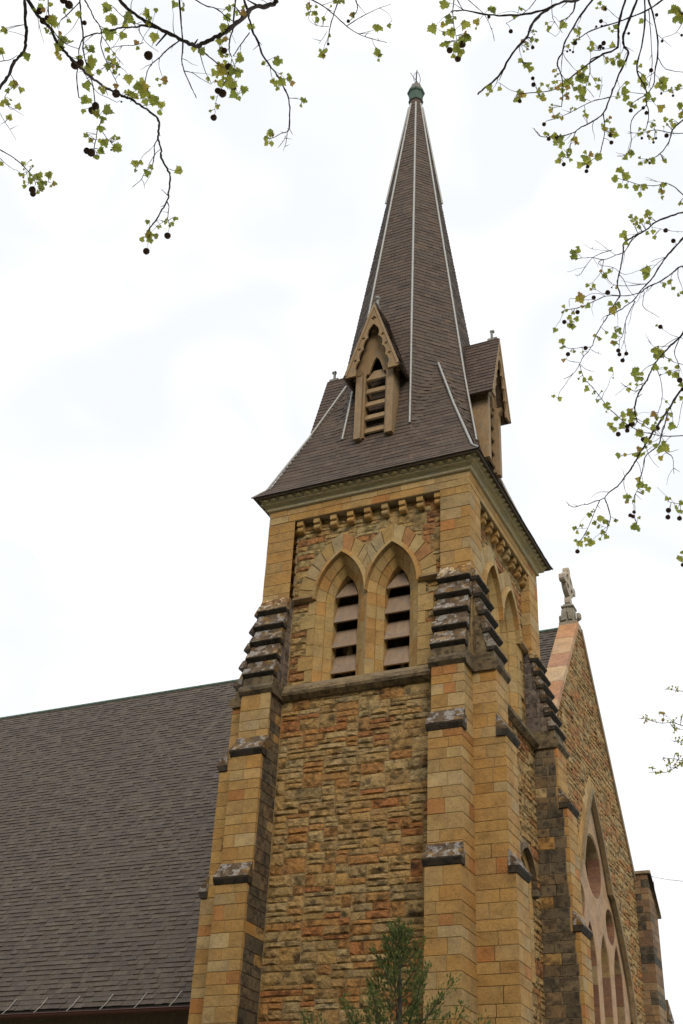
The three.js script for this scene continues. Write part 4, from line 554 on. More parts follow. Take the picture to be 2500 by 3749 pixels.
function planeTree(label, trunkPos, trunkTop, hubPx, hubD, data, group) {
  const t = thing('plane_tree', label, 'tree', group, [trunkPos.x, 0, trunkPos.z]); const O = t.position;
  const at = (x, y, d) => CAM.clone().addScaledVector(ray(x, y), d).sub(O); const hub = at(hubPx[0], hubPx[1], hubD);
  const trunk = mesh('trunk', tube(curve([V(0, -.1, 0), V(.08, trunkTop * .35, 0), V(0, trunkTop * .7, .1), V(.1, trunkTop, 0), V(.1, trunkTop + 2.5, .2)], 5), .26, .12, 10, .06).geo(), M.bark, t);
  mesh('limb', tube(curve([V(.05, trunkTop * .75, .05), V(0, trunkTop + .2, 0).lerp(hub, .4).add(V(0, .7, 0)), hub], 8), .12, .06, 8, .06).geo(), M.bark, t);
  const nodes = [], tips = []; // branch points for hanging leaves and fruit
  for (const br of data.branches) { const [Zm, d0, r0, r1, ...pp] = br; const pts = [], px = []; const ph = rnd() * 6; const P = []; for (let i = 0; i < pp.length; i += 2) P.push(Zm(pp[i], pp[i + 1])); 
    P.forEach((q, i) => { px.push(q); pts.push(at(q[0], q[1], d0 * (1 + .05 * Math.sin(ph + i * .45) - .05 * Math.sin(ph)))); });
    const q0 = P[0]; const outside = q0[0] < 3 || q0[0] > 2497 || q0[1] < 3; const cv = curve(pts, 4), rs = d0 / F; for (let i = 1; i < cv.length; i++) cv[i].add(V(rr(-1, 1), rr(-1, 1), rr(-1, 1)).multiplyScalar(r0 * rs * .35));
    const g = tube(cv, r0 * rs, r1 * rs, 5, .45); if (outside) { const lead = q0[0] < 3 ? [at(-420, -300, d0 * 1.05), hub] : [hub]; tube(curve([pts[0], pts[0].clone().lerp(lead[0], .5).add(V(0, .05, 0)), ...lead], 4), r0 * rs, Math.max(r0 * rs * 1.6, .012), 5, .2, g); }
    // spur buds
    for (let i = 2; i < cv.length - 1; i += 2) if (rnd() < .7) { const a = cv[i], d = cv[i + 1].clone().sub(a).normalize().add(V(rr(-1, 1), rr(-1, 1), rr(-1, 1)).multiplyScalar(.9)).normalize(); const l = rr(3, 9) * rs * (rnd() < .2 ? rr(3, 9) : 1); tube([a, a.clone().addScaledVector(d, l)], Math.max(r1, 1.6) * rs * .9, r1 * rs * .4, 3, 0, g); }
    const extra = []; if (r0 >= 1.3 && d0 < 10) for (let i = 1; i < P.length - 1; i++) if (rnd() < (data.bushy || .3)) { const q = P[i]; if (q[0] < 0 || q[0] > 2500 || q[1] < 0) continue; const dn = [P[i + 1][0] - q[0], P[i + 1][1] - q[1]], l0 = Math.hypot(...dn) || 1; const an = Math.atan2(dn[1], dn[0]) + (rnd() < .5 ? -1 : 1) * rr(.35, 1.0), L2 = rr(35, 110); let cur = [q[0], q[1]], a2 = an; const dd = pts[i].clone().add(O).distanceTo(CAM), tp = [pts[i].clone()]; const ns = 4; for (let k = 0; k < ns; k++) { a2 += rr(-.35, .35) + .1 * Math.cos(a2); cur = [cur[0] + Math.cos(a2) * L2 / ns, cur[1] + Math.sin(a2) * L2 / ns]; tp.push(at(cur[0], cur[1], dd * rr(.988, 1.012))); } tube(curve(tp, 2), Math.min(1.3, r0 * .5) * rs, .5 * rs, 4, .3, g); extra.push([cur, tp[tp.length - 1], dd]); }
    const m = mesh('branch', g.geo(), r0 > 5 ? M.bark2 : M.twig, t); for (let i = 0; i < P.length; i++) { const dq = pts[i].clone().add(O).distanceTo(CAM); nodes.push({ p: pts[i], px: P[i], m, d: dq }); if (i) nodes.push({ p: pts[i].clone().lerp(pts[i - 1], .5), px: [(P[i][0] + P[i - 1][0]) / 2, (P[i][1] + P[i - 1][1]) / 2], m, d: dq }); } for (const [q, p, dd] of extra) { nodes.push({ p, px: q, m, d: dd }); if (rnd() < .75) tips.push([q[0], q[1], 1 + Math.floor(rnd() * 3), 16, rr(20, 36)]); } }
  data.leaves.push([(x, y) => [x, y], 1, tips]);
  const near = q => { let b = null, bd = 1e9; for (const n of nodes) { const d = Math.hypot(n.px[0] - q[0], n.px[1] - q[1]); if (d < bd) { bd = d; b = n; } } return b; };
  let count = 0; const restG = [];
  for (const [Zm, s, list] of data.leaves) for (const [x, y, n0, sp, size] of list) for (let k = 0, n = n0 + (n0 > 1 ? 2 : rnd() < .5 ? 1 : 0); k < n; k++) {
    const a = rnd() * 6.28, r = Math.sqrt(rnd()) * sp * (1 + k * .25), q = Zm(x + r * Math.cos(a), y + r * Math.sin(a)), b = near(q); const L = size * s * (k ? rr(.4, .9) : rr(.95, 1.15)) * b.d / F; const pos = at(q[0], q[1], b.d * rr(.975, 1.02));
    const m = new THREE.Mesh(LG, rnd() < .78 ? pick(LEAF.slice(0, 3)) : pick(LEAF.slice(3))); m.castShadow = m.receiveShadow = true; m.name = 'leaf'; m.scale.setScalar(L); const toC = CAM.clone().sub(pos).sub(O).normalize(); const nn = toC.clone().add(V(rr(-1, 1), rr(-1, 1), rr(-1, 1)).multiplyScalar(.62)).normalize(); const down = V(rr(-.9, .9), rr(-1, .5), rr(-.9, .9)).normalize(); const yv = down.sub(nn.clone().multiplyScalar(down.dot(nn))).normalize(), xv = new THREE.Vector3().crossVectors(yv, nn); m.quaternion.setFromRotationMatrix(new THREE.Matrix4().makeBasis(xv, yv, nn)); m.position.copy(pos).addScaledVector(yv, -L * .4);
    if (count++ < 300) b.m.add(m); else { m.updateMatrix(); restG.push(m); }
    if (b.p.distanceTo(m.position) < .35) { const st = tube([b.p.clone(), b.p.clone().lerp(m.position, .5).add(V(0, .004, 0)), m.position.clone()], .0011 * b.d / 5, .0009 * b.d / 5, 3); (b.st = b.st || new G()); if (!b.st.n) b.st.n = []; b.st.add(st); b.st.n.push(...st.n); }
  }
  for (const [Zm, s, list] of data.balls) for (const [x, y, r] of list) { const q = Zm(x, y), b = near(q), pos = at(q[0], q[1], b.d); const m = mesh('seed_ball', BG, M.ball, b.m); m.scale.setScalar(r * s * b.d / F * rr(.92, 1.06)); m.rotation.set(rnd() * 6, rnd() * 6, 0); m.position.copy(pos); if (b.p.distanceTo(pos) < .5) { const st = tube([b.p.clone(), b.p.clone().lerp(pos, .4).add(V(.004, .006, 0)), pos.clone()], .0012 * b.d / 5, .0009 * b.d / 5, 3); (b.st = b.st || new G()); if (!b.st.n) b.st.n = []; b.st.add(st); b.st.n.push(...st.n); } }
  const stalks = new Map(); for (const n of nodes) if (n.st) { if (!stalks.has(n.m)) { const g = new G(); g.n = []; stalks.set(n.m, g); } const g = stalks.get(n.m); g.add(n.st); g.n.push(...n.st.n); } for (const [m, g] of stalks) mesh('stalks', g.geo(), M.twig, m).userData.kind = 'stuff';
  if (restG.length) { const g = new G(); g.n = null; const mats = new Map(); for (const m of restG) { if (!mats.has(m.material)) mats.set(m.material, new G()); const gg = mats.get(m.material), p = LG.attributes.position; for (let i = 0; i < p.count; i++) { const v = V(p.getX(i), p.getY(i), p.getZ(i)).applyMatrix4(m.matrix); gg.p.push(v.x, v.y, v.z); gg.u.push(0, 0); gg.c.push(1, 1, 1); } } for (const [mm, gg] of mats) { const o = mesh('leaf_field', gg.geo(), mm, t); o.userData.kind = 'stuff'; } }
}
M.bark2 = SM({ color: new THREE.Color().setRGB(.13, .095, .08), bumpMap: T.bump, bumpScale: .003 });
const zm = (ox, oy, s) => (x, y) => [ox + x * s, oy + y * s];
const A = zm(0, 0, .4464), B = zm(700, 0, .4783), C = zm(1600, 0, .574), D = zm(1950, 650, .3508), Ee = zm(1950, 1300, .3508), Ff = zm(2200, 2400, .2126);
planeTree('plane tree hanging thin budding twigs with brown seed balls above the long nave roof', { x: 4.6, z: 25.0 }, 6, [500, -900], 5.6, {
  branches: [
    [A, 4.6, 5, 5, 200, -30, 205, 100, 215, 300, 205, 395, 170, 450, 110, 520, 70, 620, 20, 690, -20, 740],
    [A, 4.6, 5.5, 2.2, 205, -30, 300, 110, 360, 180, 430, 260, 460, 330, 520, 410, 570, 470, 640, 540, 700, 595, 790, 665, 860, 715, 930, 750, 1000, 785, 1080, 820, 1160, 870, 1250, 930, 1300, 985, 1300, 1080, 1295, 1140, 1320, 1220, 1320, 1290, 1370, 1380, 1390, 1450, 1385, 1560, 1370, 1650, 1330, 1720, 1280, 1810, 1230, 1865, 1200, 1930],
    [A, 4.6, 1.8, 1.2, 1370, 1650, 1385, 1700, 1375, 1780, 1385, 1835], [A, 4.6, 2, 1, 1295, 1140, 1265, 1190, 1265, 1260, 1245, 1360, 1190, 1410, 1160, 1470, 1085, 1535], [A, 4.6, 1, .7, 1160, 1470, 1178, 1500, 1185, 1545],
    [B, 4.9, 8, 5, 655, -40, 640, 20, 600, 40, 520, 50, 440, 85, 400, 140, 330, 190, 260, 240, 180, 285, 100, 325, 45, 350, -10, 338, -120, 280, -250, 215, -350, 160, -460, 90, -560, -10],
    [B, 4.9, 3.2, 1.6, 45, 360, 120, 420, 200, 490, 240, 560, 250, 640], [B, 4.9, 1.6, .9, 60, 390, 105, 540, 155, 640],
    [B, 4.8, 4, 2, 395, -30, 430, 80, 445, 160, 480, 260, 520, 340, 540, 410, 600, 500, 660, 580, 700, 650, 740, 740, 755, 850, 750, 980, 735, 1010], [B, 4.8, 1.6, 1, 735, 1010, 680, 1025, 640, 1050, 605, 1060], [B, 4.8, 1.4, .7, 735, 1020, 725, 1090, 705, 1150], [B, 4.8, 1.2, .7, 722, 1040, 705, 1080, 665, 1130], [B, 4.8, 1.2, .7, 750, 980, 775, 1030],
    [B, 4.8, 3.2, 1.6, 342, -20, 325, 120, 320, 220, 295, 300, 290, 380, 310, 440], [B, 4.8, 2, 1.4, 445, 250, 380, 340, 320, 430], [B, 4.8, 1, .8, 740, 750, 810, 755, 860, 770], [B, 4.8, 1, .8, 580, 465, 630, 440], [B, 4.8, 1, .8, 600, 500, 620, 600, 640, 625],
    [B, 4.8, 2.2, 1.6, 20, -10, 100, 40, 190, 65, 270, 130, 325, 165], [B, 4.8, 1.4, .8, 310, 450, 290, 540, 260, 620, 200, 740, 180, 840], [B, 4.8, 1.2, .8, 310, 450, 340, 540, 330, 640, 360, 720],
    [A, 4.5, 2.6, 1.5, 655, -20, 660, 120, 680, 300, 680, 400, 700, 500, 745, 640, 765, 730, 780, 850, 800, 920, 830, 980, 800, 1060, 785, 1150, 770, 1220], [A, 4.5, 1.2, .8, 830, 1070, 890, 1150, 940, 1200], [A, 4.5, 2.4, 1.1, 690, -10, 740, 80, 770, 150, 815, 210, 835, 290, 825, 370, 870, 500, 920, 600, 965, 700],
    [A, 4.8, 3.6, 2, 1300, 235, 1240, 220, 1160, 210, 1120, 225, 1040, 225, 960, 235, 870, 265, 770, 280, 690, 310, 650, 400, 640, 500, 628, 640, 645, 800], [A, 4.5, 2, 1, 395, -10, 400, 120, 420, 210, 470, 300, 540, 360, 640, 400], [A, 4.5, 2, 1, 650, 20, 540, 130, 490, 180, 470, 230], [A, 4.9, 2.6, 1, 1480, 325, 1370, 410, 1310, 470, 1250, 520, 1205, 590, 1195, 700, 1230, 790, 1335, 905], [A, 4.9, 1, .7, 1205, 720, 1250, 860],
    [A, 4.9, 3, 1.6, 1470, -20, 1485, 200, 1500, 350, 1490, 480, 1510, 580, 1570, 720, 1610, 800], [A, 4.9, 1.5, .8, 1510, 580, 1570, 595, 1640, 640, 1730, 690], [A, 4.4, 2, 1.2, -15, 1220, 120, 1300, 200, 1370, 270, 1450, 290, 1510], [A, 4.4, 1.2, .8, 290, 1470, 320, 1480, 370, 1490, 430, 1500], [A, 4.4, 1.2, .8, -15, 1280, 30, 1330, 110, 1390], [A, 4.4, 1.6, 1, -15, 505, 80, 490, 140, 455], [A, 4.6, 1.4, .8, 80, 600, 110, 650, 130, 690, 60, 760, 40, 830, 90, 900], [A, 4.6, 1, .7, 0, 930, 40, 1000, 80, 1060, 130, 1145],
    [A, 4.8, 1.4, .9, 1175, 350, 1110, 370, 1000, 375, 915, 390], [A, 4.6, 1.4, .8, 840, 300, 900, 390, 950, 460, 1015, 535], [A, 4.6, 1.2, .8, 690, 600, 740, 680, 800, 760, 880, 800, 960, 840], [A, 4.6, 1.2, .8, 930, 60, 1000, 130, 1100, 190, 1160, 180], [A, 4.6, 1.2, .7, 1130, 235, 1190, 340, 1300, 425], [A, 4.6, 1, .7, 310, 150, 330, 250, 360, 350],
    [B, 6, 2.2, 1.2, 905, -10, 1000, 40, 1090, 110, 1190, 200, 1280, 260, 1380, 295, 1495, 325], [B, 6, 1.8, .9, 1190, 200, 1300, 130, 1440, 60, 1525, 35], [B, 6, 2.4, 1.2, 1135, -15, 1110, 50, 1090, 110, 1060, 210, 1050, 290, 1045, 335], [B, 6, 2, 1.2, 1258, -10, 1272, 60, 1240, 130, 1205, 165], [B, 6, .9, .6, 1055, 205, 960, 195, 900, 150, 910, 90, 905, -10], [B, 6, .9, .6, 1040, 240, 1010, 290, 975, 335],
  ],
  leaves: [[A, .4464, [[350, 40, 5, 40, 60], [440, 170, 2, 20, 85], [560, 170, 1, 5, 40], [870, 70, 1, 5, 90], [910, 230, 3, 40, 110], [1190, 110, 3, 40, 55], [1270, 310, 1, 5, 75], [1220, 180, 2, 20, 45], [740, 420, 3, 30, 60], [750, 490, 2, 20, 60], [730, 540, 2, 15, 80], [790, 590, 2, 25, 50], [730, 600, 1, 10, 60], [930, 520, 2, 30, 60], [940, 590, 3, 25, 40], [1130, 700, 1, 5, 70], [1050, 770, 2, 20, 70], [1110, 780, 2, 20, 55], [1180, 750, 2, 20, 50], [840, 750, 3, 30, 50], [700, 830, 1, 5, 85], [680, 915, 1, 5, 45], [890, 910, 1, 5, 95], [780, 920, 3, 20, 70], [840, 970, 2, 15, 55], [825, 1060, 2, 15, 75], [700, 1110, 2, 15, 40], [745, 1150, 2, 10, 45], [820, 1150, 1, 5, 35], [860, 1170, 2, 12, 60], [920, 1140, 2, 20, 35], [970, 1135, 1, 5, 40], [960, 1215, 1, 5, 80], [830, 1240, 1, 8, 60], [790, 1280, 2, 12, 45], [960, 700, 1, 5, 50], [400, 265, 3, 30, 35], [215, 465, 2, 20, 50], [20, 240, 2, 30, 60], [10, 430, 2, 20, 60], [110, 690, 4, 35, 50], [170, 745, 1, 5, 50], [40, 830, 3, 25, 60], [150, 870, 1, 5, 60], [80, 960, 1, 5, 50], [185, 1340, 1, 5, 50], [180, 1435, 2, 15, 35], [250, 1380, 3, 35, 22], [290, 1445, 3, 30, 60], [405, 1440, 1, 5, 60], [430, 1500, 2, 20, 45], [345, 1495, 1, 5, 35], [10, 1340, 1, 5, 40], [1205, 1825, 1, 5, 45], [1340, 1830, 2, 20, 35], [1430, 1800, 1, 5, 55], [1395, 1840, 2, 15, 40], [1305, 1860, 1, 5, 35], [1160, 1960, 1, 5, 50], [1235, 1930, 2, 20, 60], [1270, 1930, 1, 5, 55], [1225, 1980, 2, 15, 55], [530, 90, 2, 15, 30], [640, 120, 1, 5, 50], [1280, 90, 1, 5, 40], [1200, 95, 1, 5, 45], [1510, 60, 3, 20, 35], [1130, 390, 1, 5, 35]]],
    [B, .4783, [[290, 45, 2, 20, 45], [280, 140, 1, 5, 60], [255, 230, 2, 20, 70], [240, 310, 2, 20, 50], [210, 320, 1, 5, 40], [450, 200, 2, 12, 60], [235, 425, 2, 20, 45], [380, 455, 1, 5, 80], [260, 480, 4, 40, 45], [245, 545, 2, 15, 100], [335, 545, 2, 20, 70], [210, 620, 2, 25, 65], [290, 640, 3, 25, 90], [315, 730, 1, 5, 70], [395, 695, 1, 5, 70], [370, 760, 1, 5, 35], [165, 745, 1, 5, 35], [200, 810, 1, 5, 40], [140, 850, 1, 5, 25], [660, 465, 2, 18, 55], [690, 480, 1, 5, 40], [550, 490, 1, 5, 40], [630, 630, 2, 20, 45], [700, 625, 1, 5, 65], [655, 680, 1, 5, 40], [865, 770, 2, 12, 40], [840, 810, 1, 5, 25], [610, 1020, 2, 12, 60], [580, 1050, 1, 5, 45], [580, 1100, 1, 5, 55], [620, 1105, 1, 5, 45], [940, 75, 4, 30, 50], [965, 155, 1, 5, 45], [1010, 145, 2, 15, 30], [1100, 25, 3, 25, 45], [1235, 115, 2, 12, 40], [1060, 265, 2, 12, 25], [1150, 10, 2, 20, 40], [900, 40, 2, 15, 30]]]],
  balls: [[A, .4464, [[565, 40, 28], [520, 0, 28], [385, 145, 18], [350, 170, 24], [325, 90, 24], [692, 188, 17], [615, 535, 30], [660, 512, 25], [952, 768, 33], [783, 868, 30], [755, 905, 28], [1217, 455, 34], [712, 1237, 27], [747, 1252, 29], [265, 1555, 25], [270, 1590, 24], [1373, 1933, 26], [1200, 2060, 27], [995, 835, 8], [912, 1230, 8]]], [B, .4783, [[252, 388, 23], [285, 510, 24], [300, 560, 20], [203, 695, 22], [240, 715, 30], [322, 672, 22], [172, 900, 24], [1202, 162, 13], [1048, 337, 11], [232, 505, 15]]]],
});
planeTree('plane tree reaching budding branches with brown seed balls over the gable cross', { x: 16.2, z: 15.6 }, 8, [3000, -700], 8.2, {
  bushy: .36,
  branches: [
    [C, 6, 4.5, 2.2, 930, -15, 880, 5, 790, 15, 720, 50, 600, 85, 430, 100, 300, 90, 170, 65, 90, 75], [C, 6, 5, 2.4, 740, 40, 660, 90, 600, 160, 570, 240, 530, 280, 460, 370, 390, 490, 300, 560, 260, 600], [C, 6, 3, 1.4, 885, 5, 870, 70, 830, 115, 780, 140], [C, 6, 2, 1, 110, -10, 100, 60, 105, 150, 120, 230, 130, 290], [C, 6, 1.8, 1, 125, -10, 150, 40, 170, 65], [C, 6, 1.5, .9, 190, -10, 250, 45, 300, 90, 345, 180, 365, 260], [C, 6, 1.3, .8, 635, -10, 590, 50, 540, 90, 440, 150], [C, 6, 1.3, .8, 730, -10, 735, 100, 750, 140, 800, 210],
    [C, 7.5, 3.4, 1.4, 1000, -15, 920, 90, 860, 190, 815, 270, 800, 330, 765, 400, 790, 470, 800, 560, 795, 680], [C, 7.5, 1.6, 1, 800, 340, 790, 460], [C, 7.5, 4, 1.4, 1205, -15, 1170, 100, 1155, 200, 1150, 300, 1060, 345, 960, 410, 870, 480, 800, 540, 720, 580, 560, 595, 510, 600], [C, 7.5, .9, .6, 560, 595, 470, 575, 400, 530, 385, 525],
    [C, 7.5, 4.4, 1.2, 1280, -15, 1230, 120, 1190, 220, 1190, 290, 1220, 325, 1195, 400, 1150, 500, 1110, 600, 1060, 720, 1000, 770, 920, 810, 860, 850, 770, 870, 660, 870, 620, 820], [C, 7.5, 2.2, 1, 1060, 720, 1070, 830, 1050, 930, 1030, 990, 950, 1045], [C, 7.5, 2, .8, 1105, 620, 1030, 635, 980, 650, 900, 690, 800, 740, 700, 770], [C, 7.5, 1.4, .8, 885, 840, 850, 920, 830, 980, 790, 1020], [C, 7.5, 2, 1.2, 1060, 350, 980, 380, 975, 460, 940, 580], [C, 7.5, .9, .6, 1000, 620, 960, 570, 920, 540], [C, 7.5, .9, .6, 1035, 620, 1050, 550, 1050, 490],
    [C, 7.8, 3, 1.4, 1325, -15, 1325, 120, 1305, 300, 1275, 450, 1330, 560, 1335, 650, 1350, 730, 1330, 830], [C, 7.8, 3, 1.3, 1345, -15, 1385, 130, 1410, 310, 1390, 460, 1380, 540, 1335, 600, 1240, 660], [C, 7.8, 1.8, 1, 1335, 670, 1240, 770, 1235, 930, 1200, 990, 1150, 995], [C, 7.8, 1.6, 1, 1350, 60, 1365, 250, 1370, 440, 1350, 560], [C, 7.5, 2.8, 1.3, 1455, -15, 1350, 60, 1180, 130, 1000, 190, 910, 240, 870, 270], [C, 7.5, 2.6, 1.2, 1590, 745, 1500, 830, 1480, 900, 1450, 950, 1390, 1005, 1340, 1020], [C, 7.5, 1.6, .8, 1590, 850, 1500, 850, 1390, 830, 1280, 850, 1220, 840], [C, 7.8, 1.4, .8, 1410, 370, 1460, 440, 1570, 460, 1600, 465], [C, 7.5, 1, .7, 1590, 100, 1520, 210, 1440, 240], [C, 7.5, 1, .7, 1590, 560, 1500, 575, 1430, 590],
    [D, 7.3, 2, 1, 1590, 200, 1500, 115, 1400, 65, 1270, 85, 1120, 75, 1000, 40, 900, 10], [D, 7.3, .8, .5, 1400, 65, 1300, 40, 1180, -5],
    [D, 7.3, 3.4, 1, 1600, 355, 1440, 400, 1290, 460, 1180, 550, 1100, 590, 1010, 640, 950, 690, 945, 770, 930, 880, 900, 1010, 880, 1110, 910, 1220, 860, 1310, 820, 1380, 770, 1470, 710, 1560, 660, 1650, 610, 1770, 530, 1870, 490, 1950, 420, 2050, 320, 2100], [D, 7.3, 2, .8, 1140, 570, 1040, 650, 960, 770, 870, 810, 740, 855, 620, 835, 520, 840, 400, 850], [D, 7.3, 1.2, .7, 740, 860, 710, 990, 620, 1100], [D, 7.3, 1.3, .6, 740, 855, 700, 872, 695, 910, 840, 940, 960, 1010, 1120, 965, 1240, 915], [D, 7.3, 1.4, .8, 830, 755, 720, 790, 630, 832, 550, 930, 490, 1015, 440, 1015], [D, 7.3, .8, .5, 790, 765, 620, 745, 540, 697],
    [D, 7.4, 3.4, 1.6, 1600, 600, 1500, 710, 1390, 830, 1310, 950, 1250, 1050, 1190, 1110, 1120, 1190, 1060, 1270, 960, 1350, 880, 1400, 800, 1430, 770, 1470], [D, 7.4, 1.2, .8, 1190, 1110, 1000, 1130, 880, 1125, 820, 1105, 720, 970], [D, 7.4, 1.8, .9, 1110, 1205, 1010, 1230, 900, 1235, 760, 1240, 640, 1290, 530, 1340, 440, 1365, 340, 1380, 310, 1400], [D, 7.4, 1, .6, 900, 1230, 750, 1215, 660, 1170], [D, 7.4, 1, .6, 650, 1275, 510, 1275, 390, 1265, 385, 1350], [D, 7.4, 2.6, 2, 1600, 920, 1520, 940, 1440, 1010, 1320, 1090, 1210, 1135, 1130, 1200], [D, 7.4, 1.6, .9, 1070, 1290, 1010, 1400, 970, 1500, 940, 1640, 910, 1700, 900, 1800], [D, 7.4, 1.2, .7, 970, 1520, 955, 1700, 920, 1790], [D, 7.4, .8, .6, 957, 1710, 975, 1800], [D, 7.4, 1.3, .7, 1165, 1190, 1150, 1340, 1240, 1410, 1320, 1460], [D, 7.4, .9, .6, 1390, 830, 1300, 850, 1230, 880], [D, 7.4, 1, .7, 1470, 975, 1440, 1060, 1450, 1160], [D, 7.4, 1.2, .7, 610, 1770, 520, 1770, 420, 1785, 320, 1770], [D, 7.4, 1, .6, 490, 1930, 400, 1920, 350, 1895], [D, 7.4, .8, .6, 600, 1790, 650, 1820, 715, 1845], [D, 7.4, .9, .6, 1600, 1690, 1500, 1660, 1440, 1640, 1360, 1585], [D, 7.3, .9, .6, 1600, 570, 1430, 555, 1240, 515],
    [D, 7.2, 3.2, 2.2, 1605, 1550, 1540, 1660, 1440, 1750, 1360, 1840, 1270, 1943, 1230, 2033, 1180, 2133, 1130, 2203, 1085, 2303, 1065, 2393, 1080, 2513, 1100, 2553], [Ee, 7.2, 1.4, .8, 1130, 350, 1080, 375, 1040, 370, 980, 330, 915, 290], [D, 7.2, 1, .6, 1350, 1850, 1270, 1770, 1200, 1700], [D, 7.2, 1.2, .8, 1350, 1850, 1460, 1920, 1590, 1960], [D, 7.2, 1.6, 1, 1540, 1660, 1480, 1815, 1520, 1950, 1530, 2080],
    [Ee, 7.3, 2.2, 1, 1600, 840, 1450, 845, 1340, 845, 1240, 820, 1140, 800, 1050, 760, 940, 690, 870, 620, 800, 560, 720, 460, 660, 380, 600, 310, 540, 250, 510, 170, 490, 95], [Ee, 7.3, .9, .6, 500, 100, 560, 150, 640, 175],
    [Ee, 7.1, 4.4, 1, 1605, 320, 1520, 400, 1440, 530, 1370, 630, 1300, 740, 1240, 830, 1180, 930, 1120, 1020, 1080, 1100, 1020, 1190, 960, 1270, 880, 1370, 800, 1430, 750, 1490, 680, 1520, 540, 1560, 415, 1580, 355, 1530], [Ee, 7.1, 2.2, 1.2, 750, 1490, 780, 1570, 810, 1690, 790, 1780, 760, 1850], [Ee, 7.1, 1.6, .9, 700, 1515, 650, 1630, 600, 1750, 540, 1880, 480, 1950], [Ee, 7.1, .9, .6, 630, 1720, 700, 1770, 760, 1800], [Ee, 7.1, .9, .6, 570, 1805, 470, 1815], [Ee, 7.1, .9, .6, 810, 1685, 860, 1710],
    [Ee, 7.2, 2.4, 1.1, 1410, 600, 1380, 720, 1340, 845, 1320, 930, 1240, 1000, 1170, 1070, 1150, 1180, 1120, 1290, 1100, 1390, 1070, 1450, 1040, 1540], [Ee, 7.2, 1.6, .8, 1325, 960, 1400, 1020, 1460, 1070, 1470, 1180, 1475, 1240], [Ee, 7.2, 1, .6, 1395, 1015, 1460, 1005, 1520, 985], [Ee, 7.2, 1.3, .9, 1300, 150, 1340, 280, 1350, 450, 1310, 600, 1290, 640], [Ee, 7.2, 1.4, .8, 1600, 1555, 1480, 1545, 1410, 1530], [Ee, 7.2, 1, .7, 1600, 360, 1550, 550, 1520, 720, 1500, 760], [Ee, 7.2, 1.2, .8, 1100, 700, 1200, 760, 1320, 830], [Ee, 7.2, 1, .7, 1600, 2060, 1560, 2110], [Ee, 7.2, .9, .6, 1330, 860, 1270, 900, 1180, 930],
  ],
  leaves: [[C, .574, [[350, 65, 2, 12, 45], [85, 120, 2, 20, 40], [45, 160, 1, 5, 40], [65, 145, 1, 5, 35], [170, 165, 1, 5, 60], [92, 210, 1, 5, 65], [40, 215, 1, 5, 30], [180, 240, 2, 15, 60], [55, 290, 3, 20, 45], [125, 300, 3, 20, 55], [150, 330, 1, 5, 50], [105, 360, 1, 5, 35], [490, 110, 1, 5, 30], [530, 55, 2, 10, 25], [600, 275, 5, 30, 30], [560, 290, 3, 25, 30], [625, 205, 2, 12, 25], [700, 175, 2, 15, 30], [1050, 50, 3, 25, 35], [900, 210, 3, 20, 35], [880, 270, 3, 30, 35], [975, 290, 2, 15, 35], [985, 320, 2, 12, 25], [1120, 170, 2, 20, 30], [1125, 285, 1, 5, 40], [1100, 390, 2, 15, 30], [1130, 400, 1, 5, 30], [1155, 360, 2, 12, 25], [605, 450, 2, 15, 45], [740, 460, 2, 20, 25], [850, 530, 3, 20, 55], [880, 570, 1, 5, 40], [770, 530, 3, 30, 35], [810, 590, 3, 25, 35], [670, 575, 4, 25, 35], [525, 600, 3, 20, 50], [500, 640, 1, 5, 35], [670, 625, 3, 20, 35], [740, 710, 4, 25, 28], [765, 755, 2, 15, 35], [800, 760, 1, 5, 30], [870, 690, 2, 12, 22], [945, 730, 3, 18, 30], [1155, 610, 2, 15, 25], [695, 860, 2, 12, 30], [750, 875, 2, 15, 40], [755, 910, 2, 12, 28], [795, 920, 1, 5, 30], [870, 900, 2, 15, 35], [900, 910, 1, 5, 20], [850, 965, 1, 5, 40], [795, 980, 1, 5, 40], [780, 1020, 1, 5, 40], [835, 990, 1, 5, 30], [850, 1020, 1, 5, 25], [1020, 1000, 2, 12, 45], [910, 1050, 1, 5, 45], [940, 1010, 1, 5, 40], [1065, 815, 2, 12, 35], [1095, 770, 2, 12, 30], [1105, 845, 2, 12, 40], [1140, 855, 1, 5, 40], [1265, 405, 1, 5, 30], [1300, 420, 1, 5, 25], [1215, 530, 1, 5, 40], [1300, 135, 1, 5, 35], [1515, 60, 2, 15, 60], [1545, 115, 2, 20, 60], [1430, 530, 1, 5, 35], [1455, 550, 1, 5, 35], [1500, 570, 2, 15, 28], [1540, 560, 2, 15, 28], [1350, 605, 1, 5, 40], [1385, 640, 1, 5, 35], [1330, 650, 2, 15, 35], [1255, 680, 2, 15, 35], [1225, 665, 1, 5, 30], [1295, 820, 1, 5, 25], [1340, 860, 3, 25, 30], [1290, 860, 2, 15, 25], [1390, 790, 4, 30, 28], [1480, 770, 3, 20, 35], [1515, 805, 2, 12, 35], [1555, 680, 2, 15, 40], [1550, 740, 2, 15, 30], [1310, 1030, 3, 18, 30], [1360, 1025, 3, 18, 32], [1385, 1040, 1, 5, 25], [1450, 1025, 2, 10, 25], [1145, 1150, 2, 15, 40], [1165, 1185, 1, 5, 35], [1200, 1188, 1, 5, 35], [1275, 1197, 1, 5, 45], [1325, 1190, 2, 12, 40], [1440, 1170, 2, 12, 35]]],
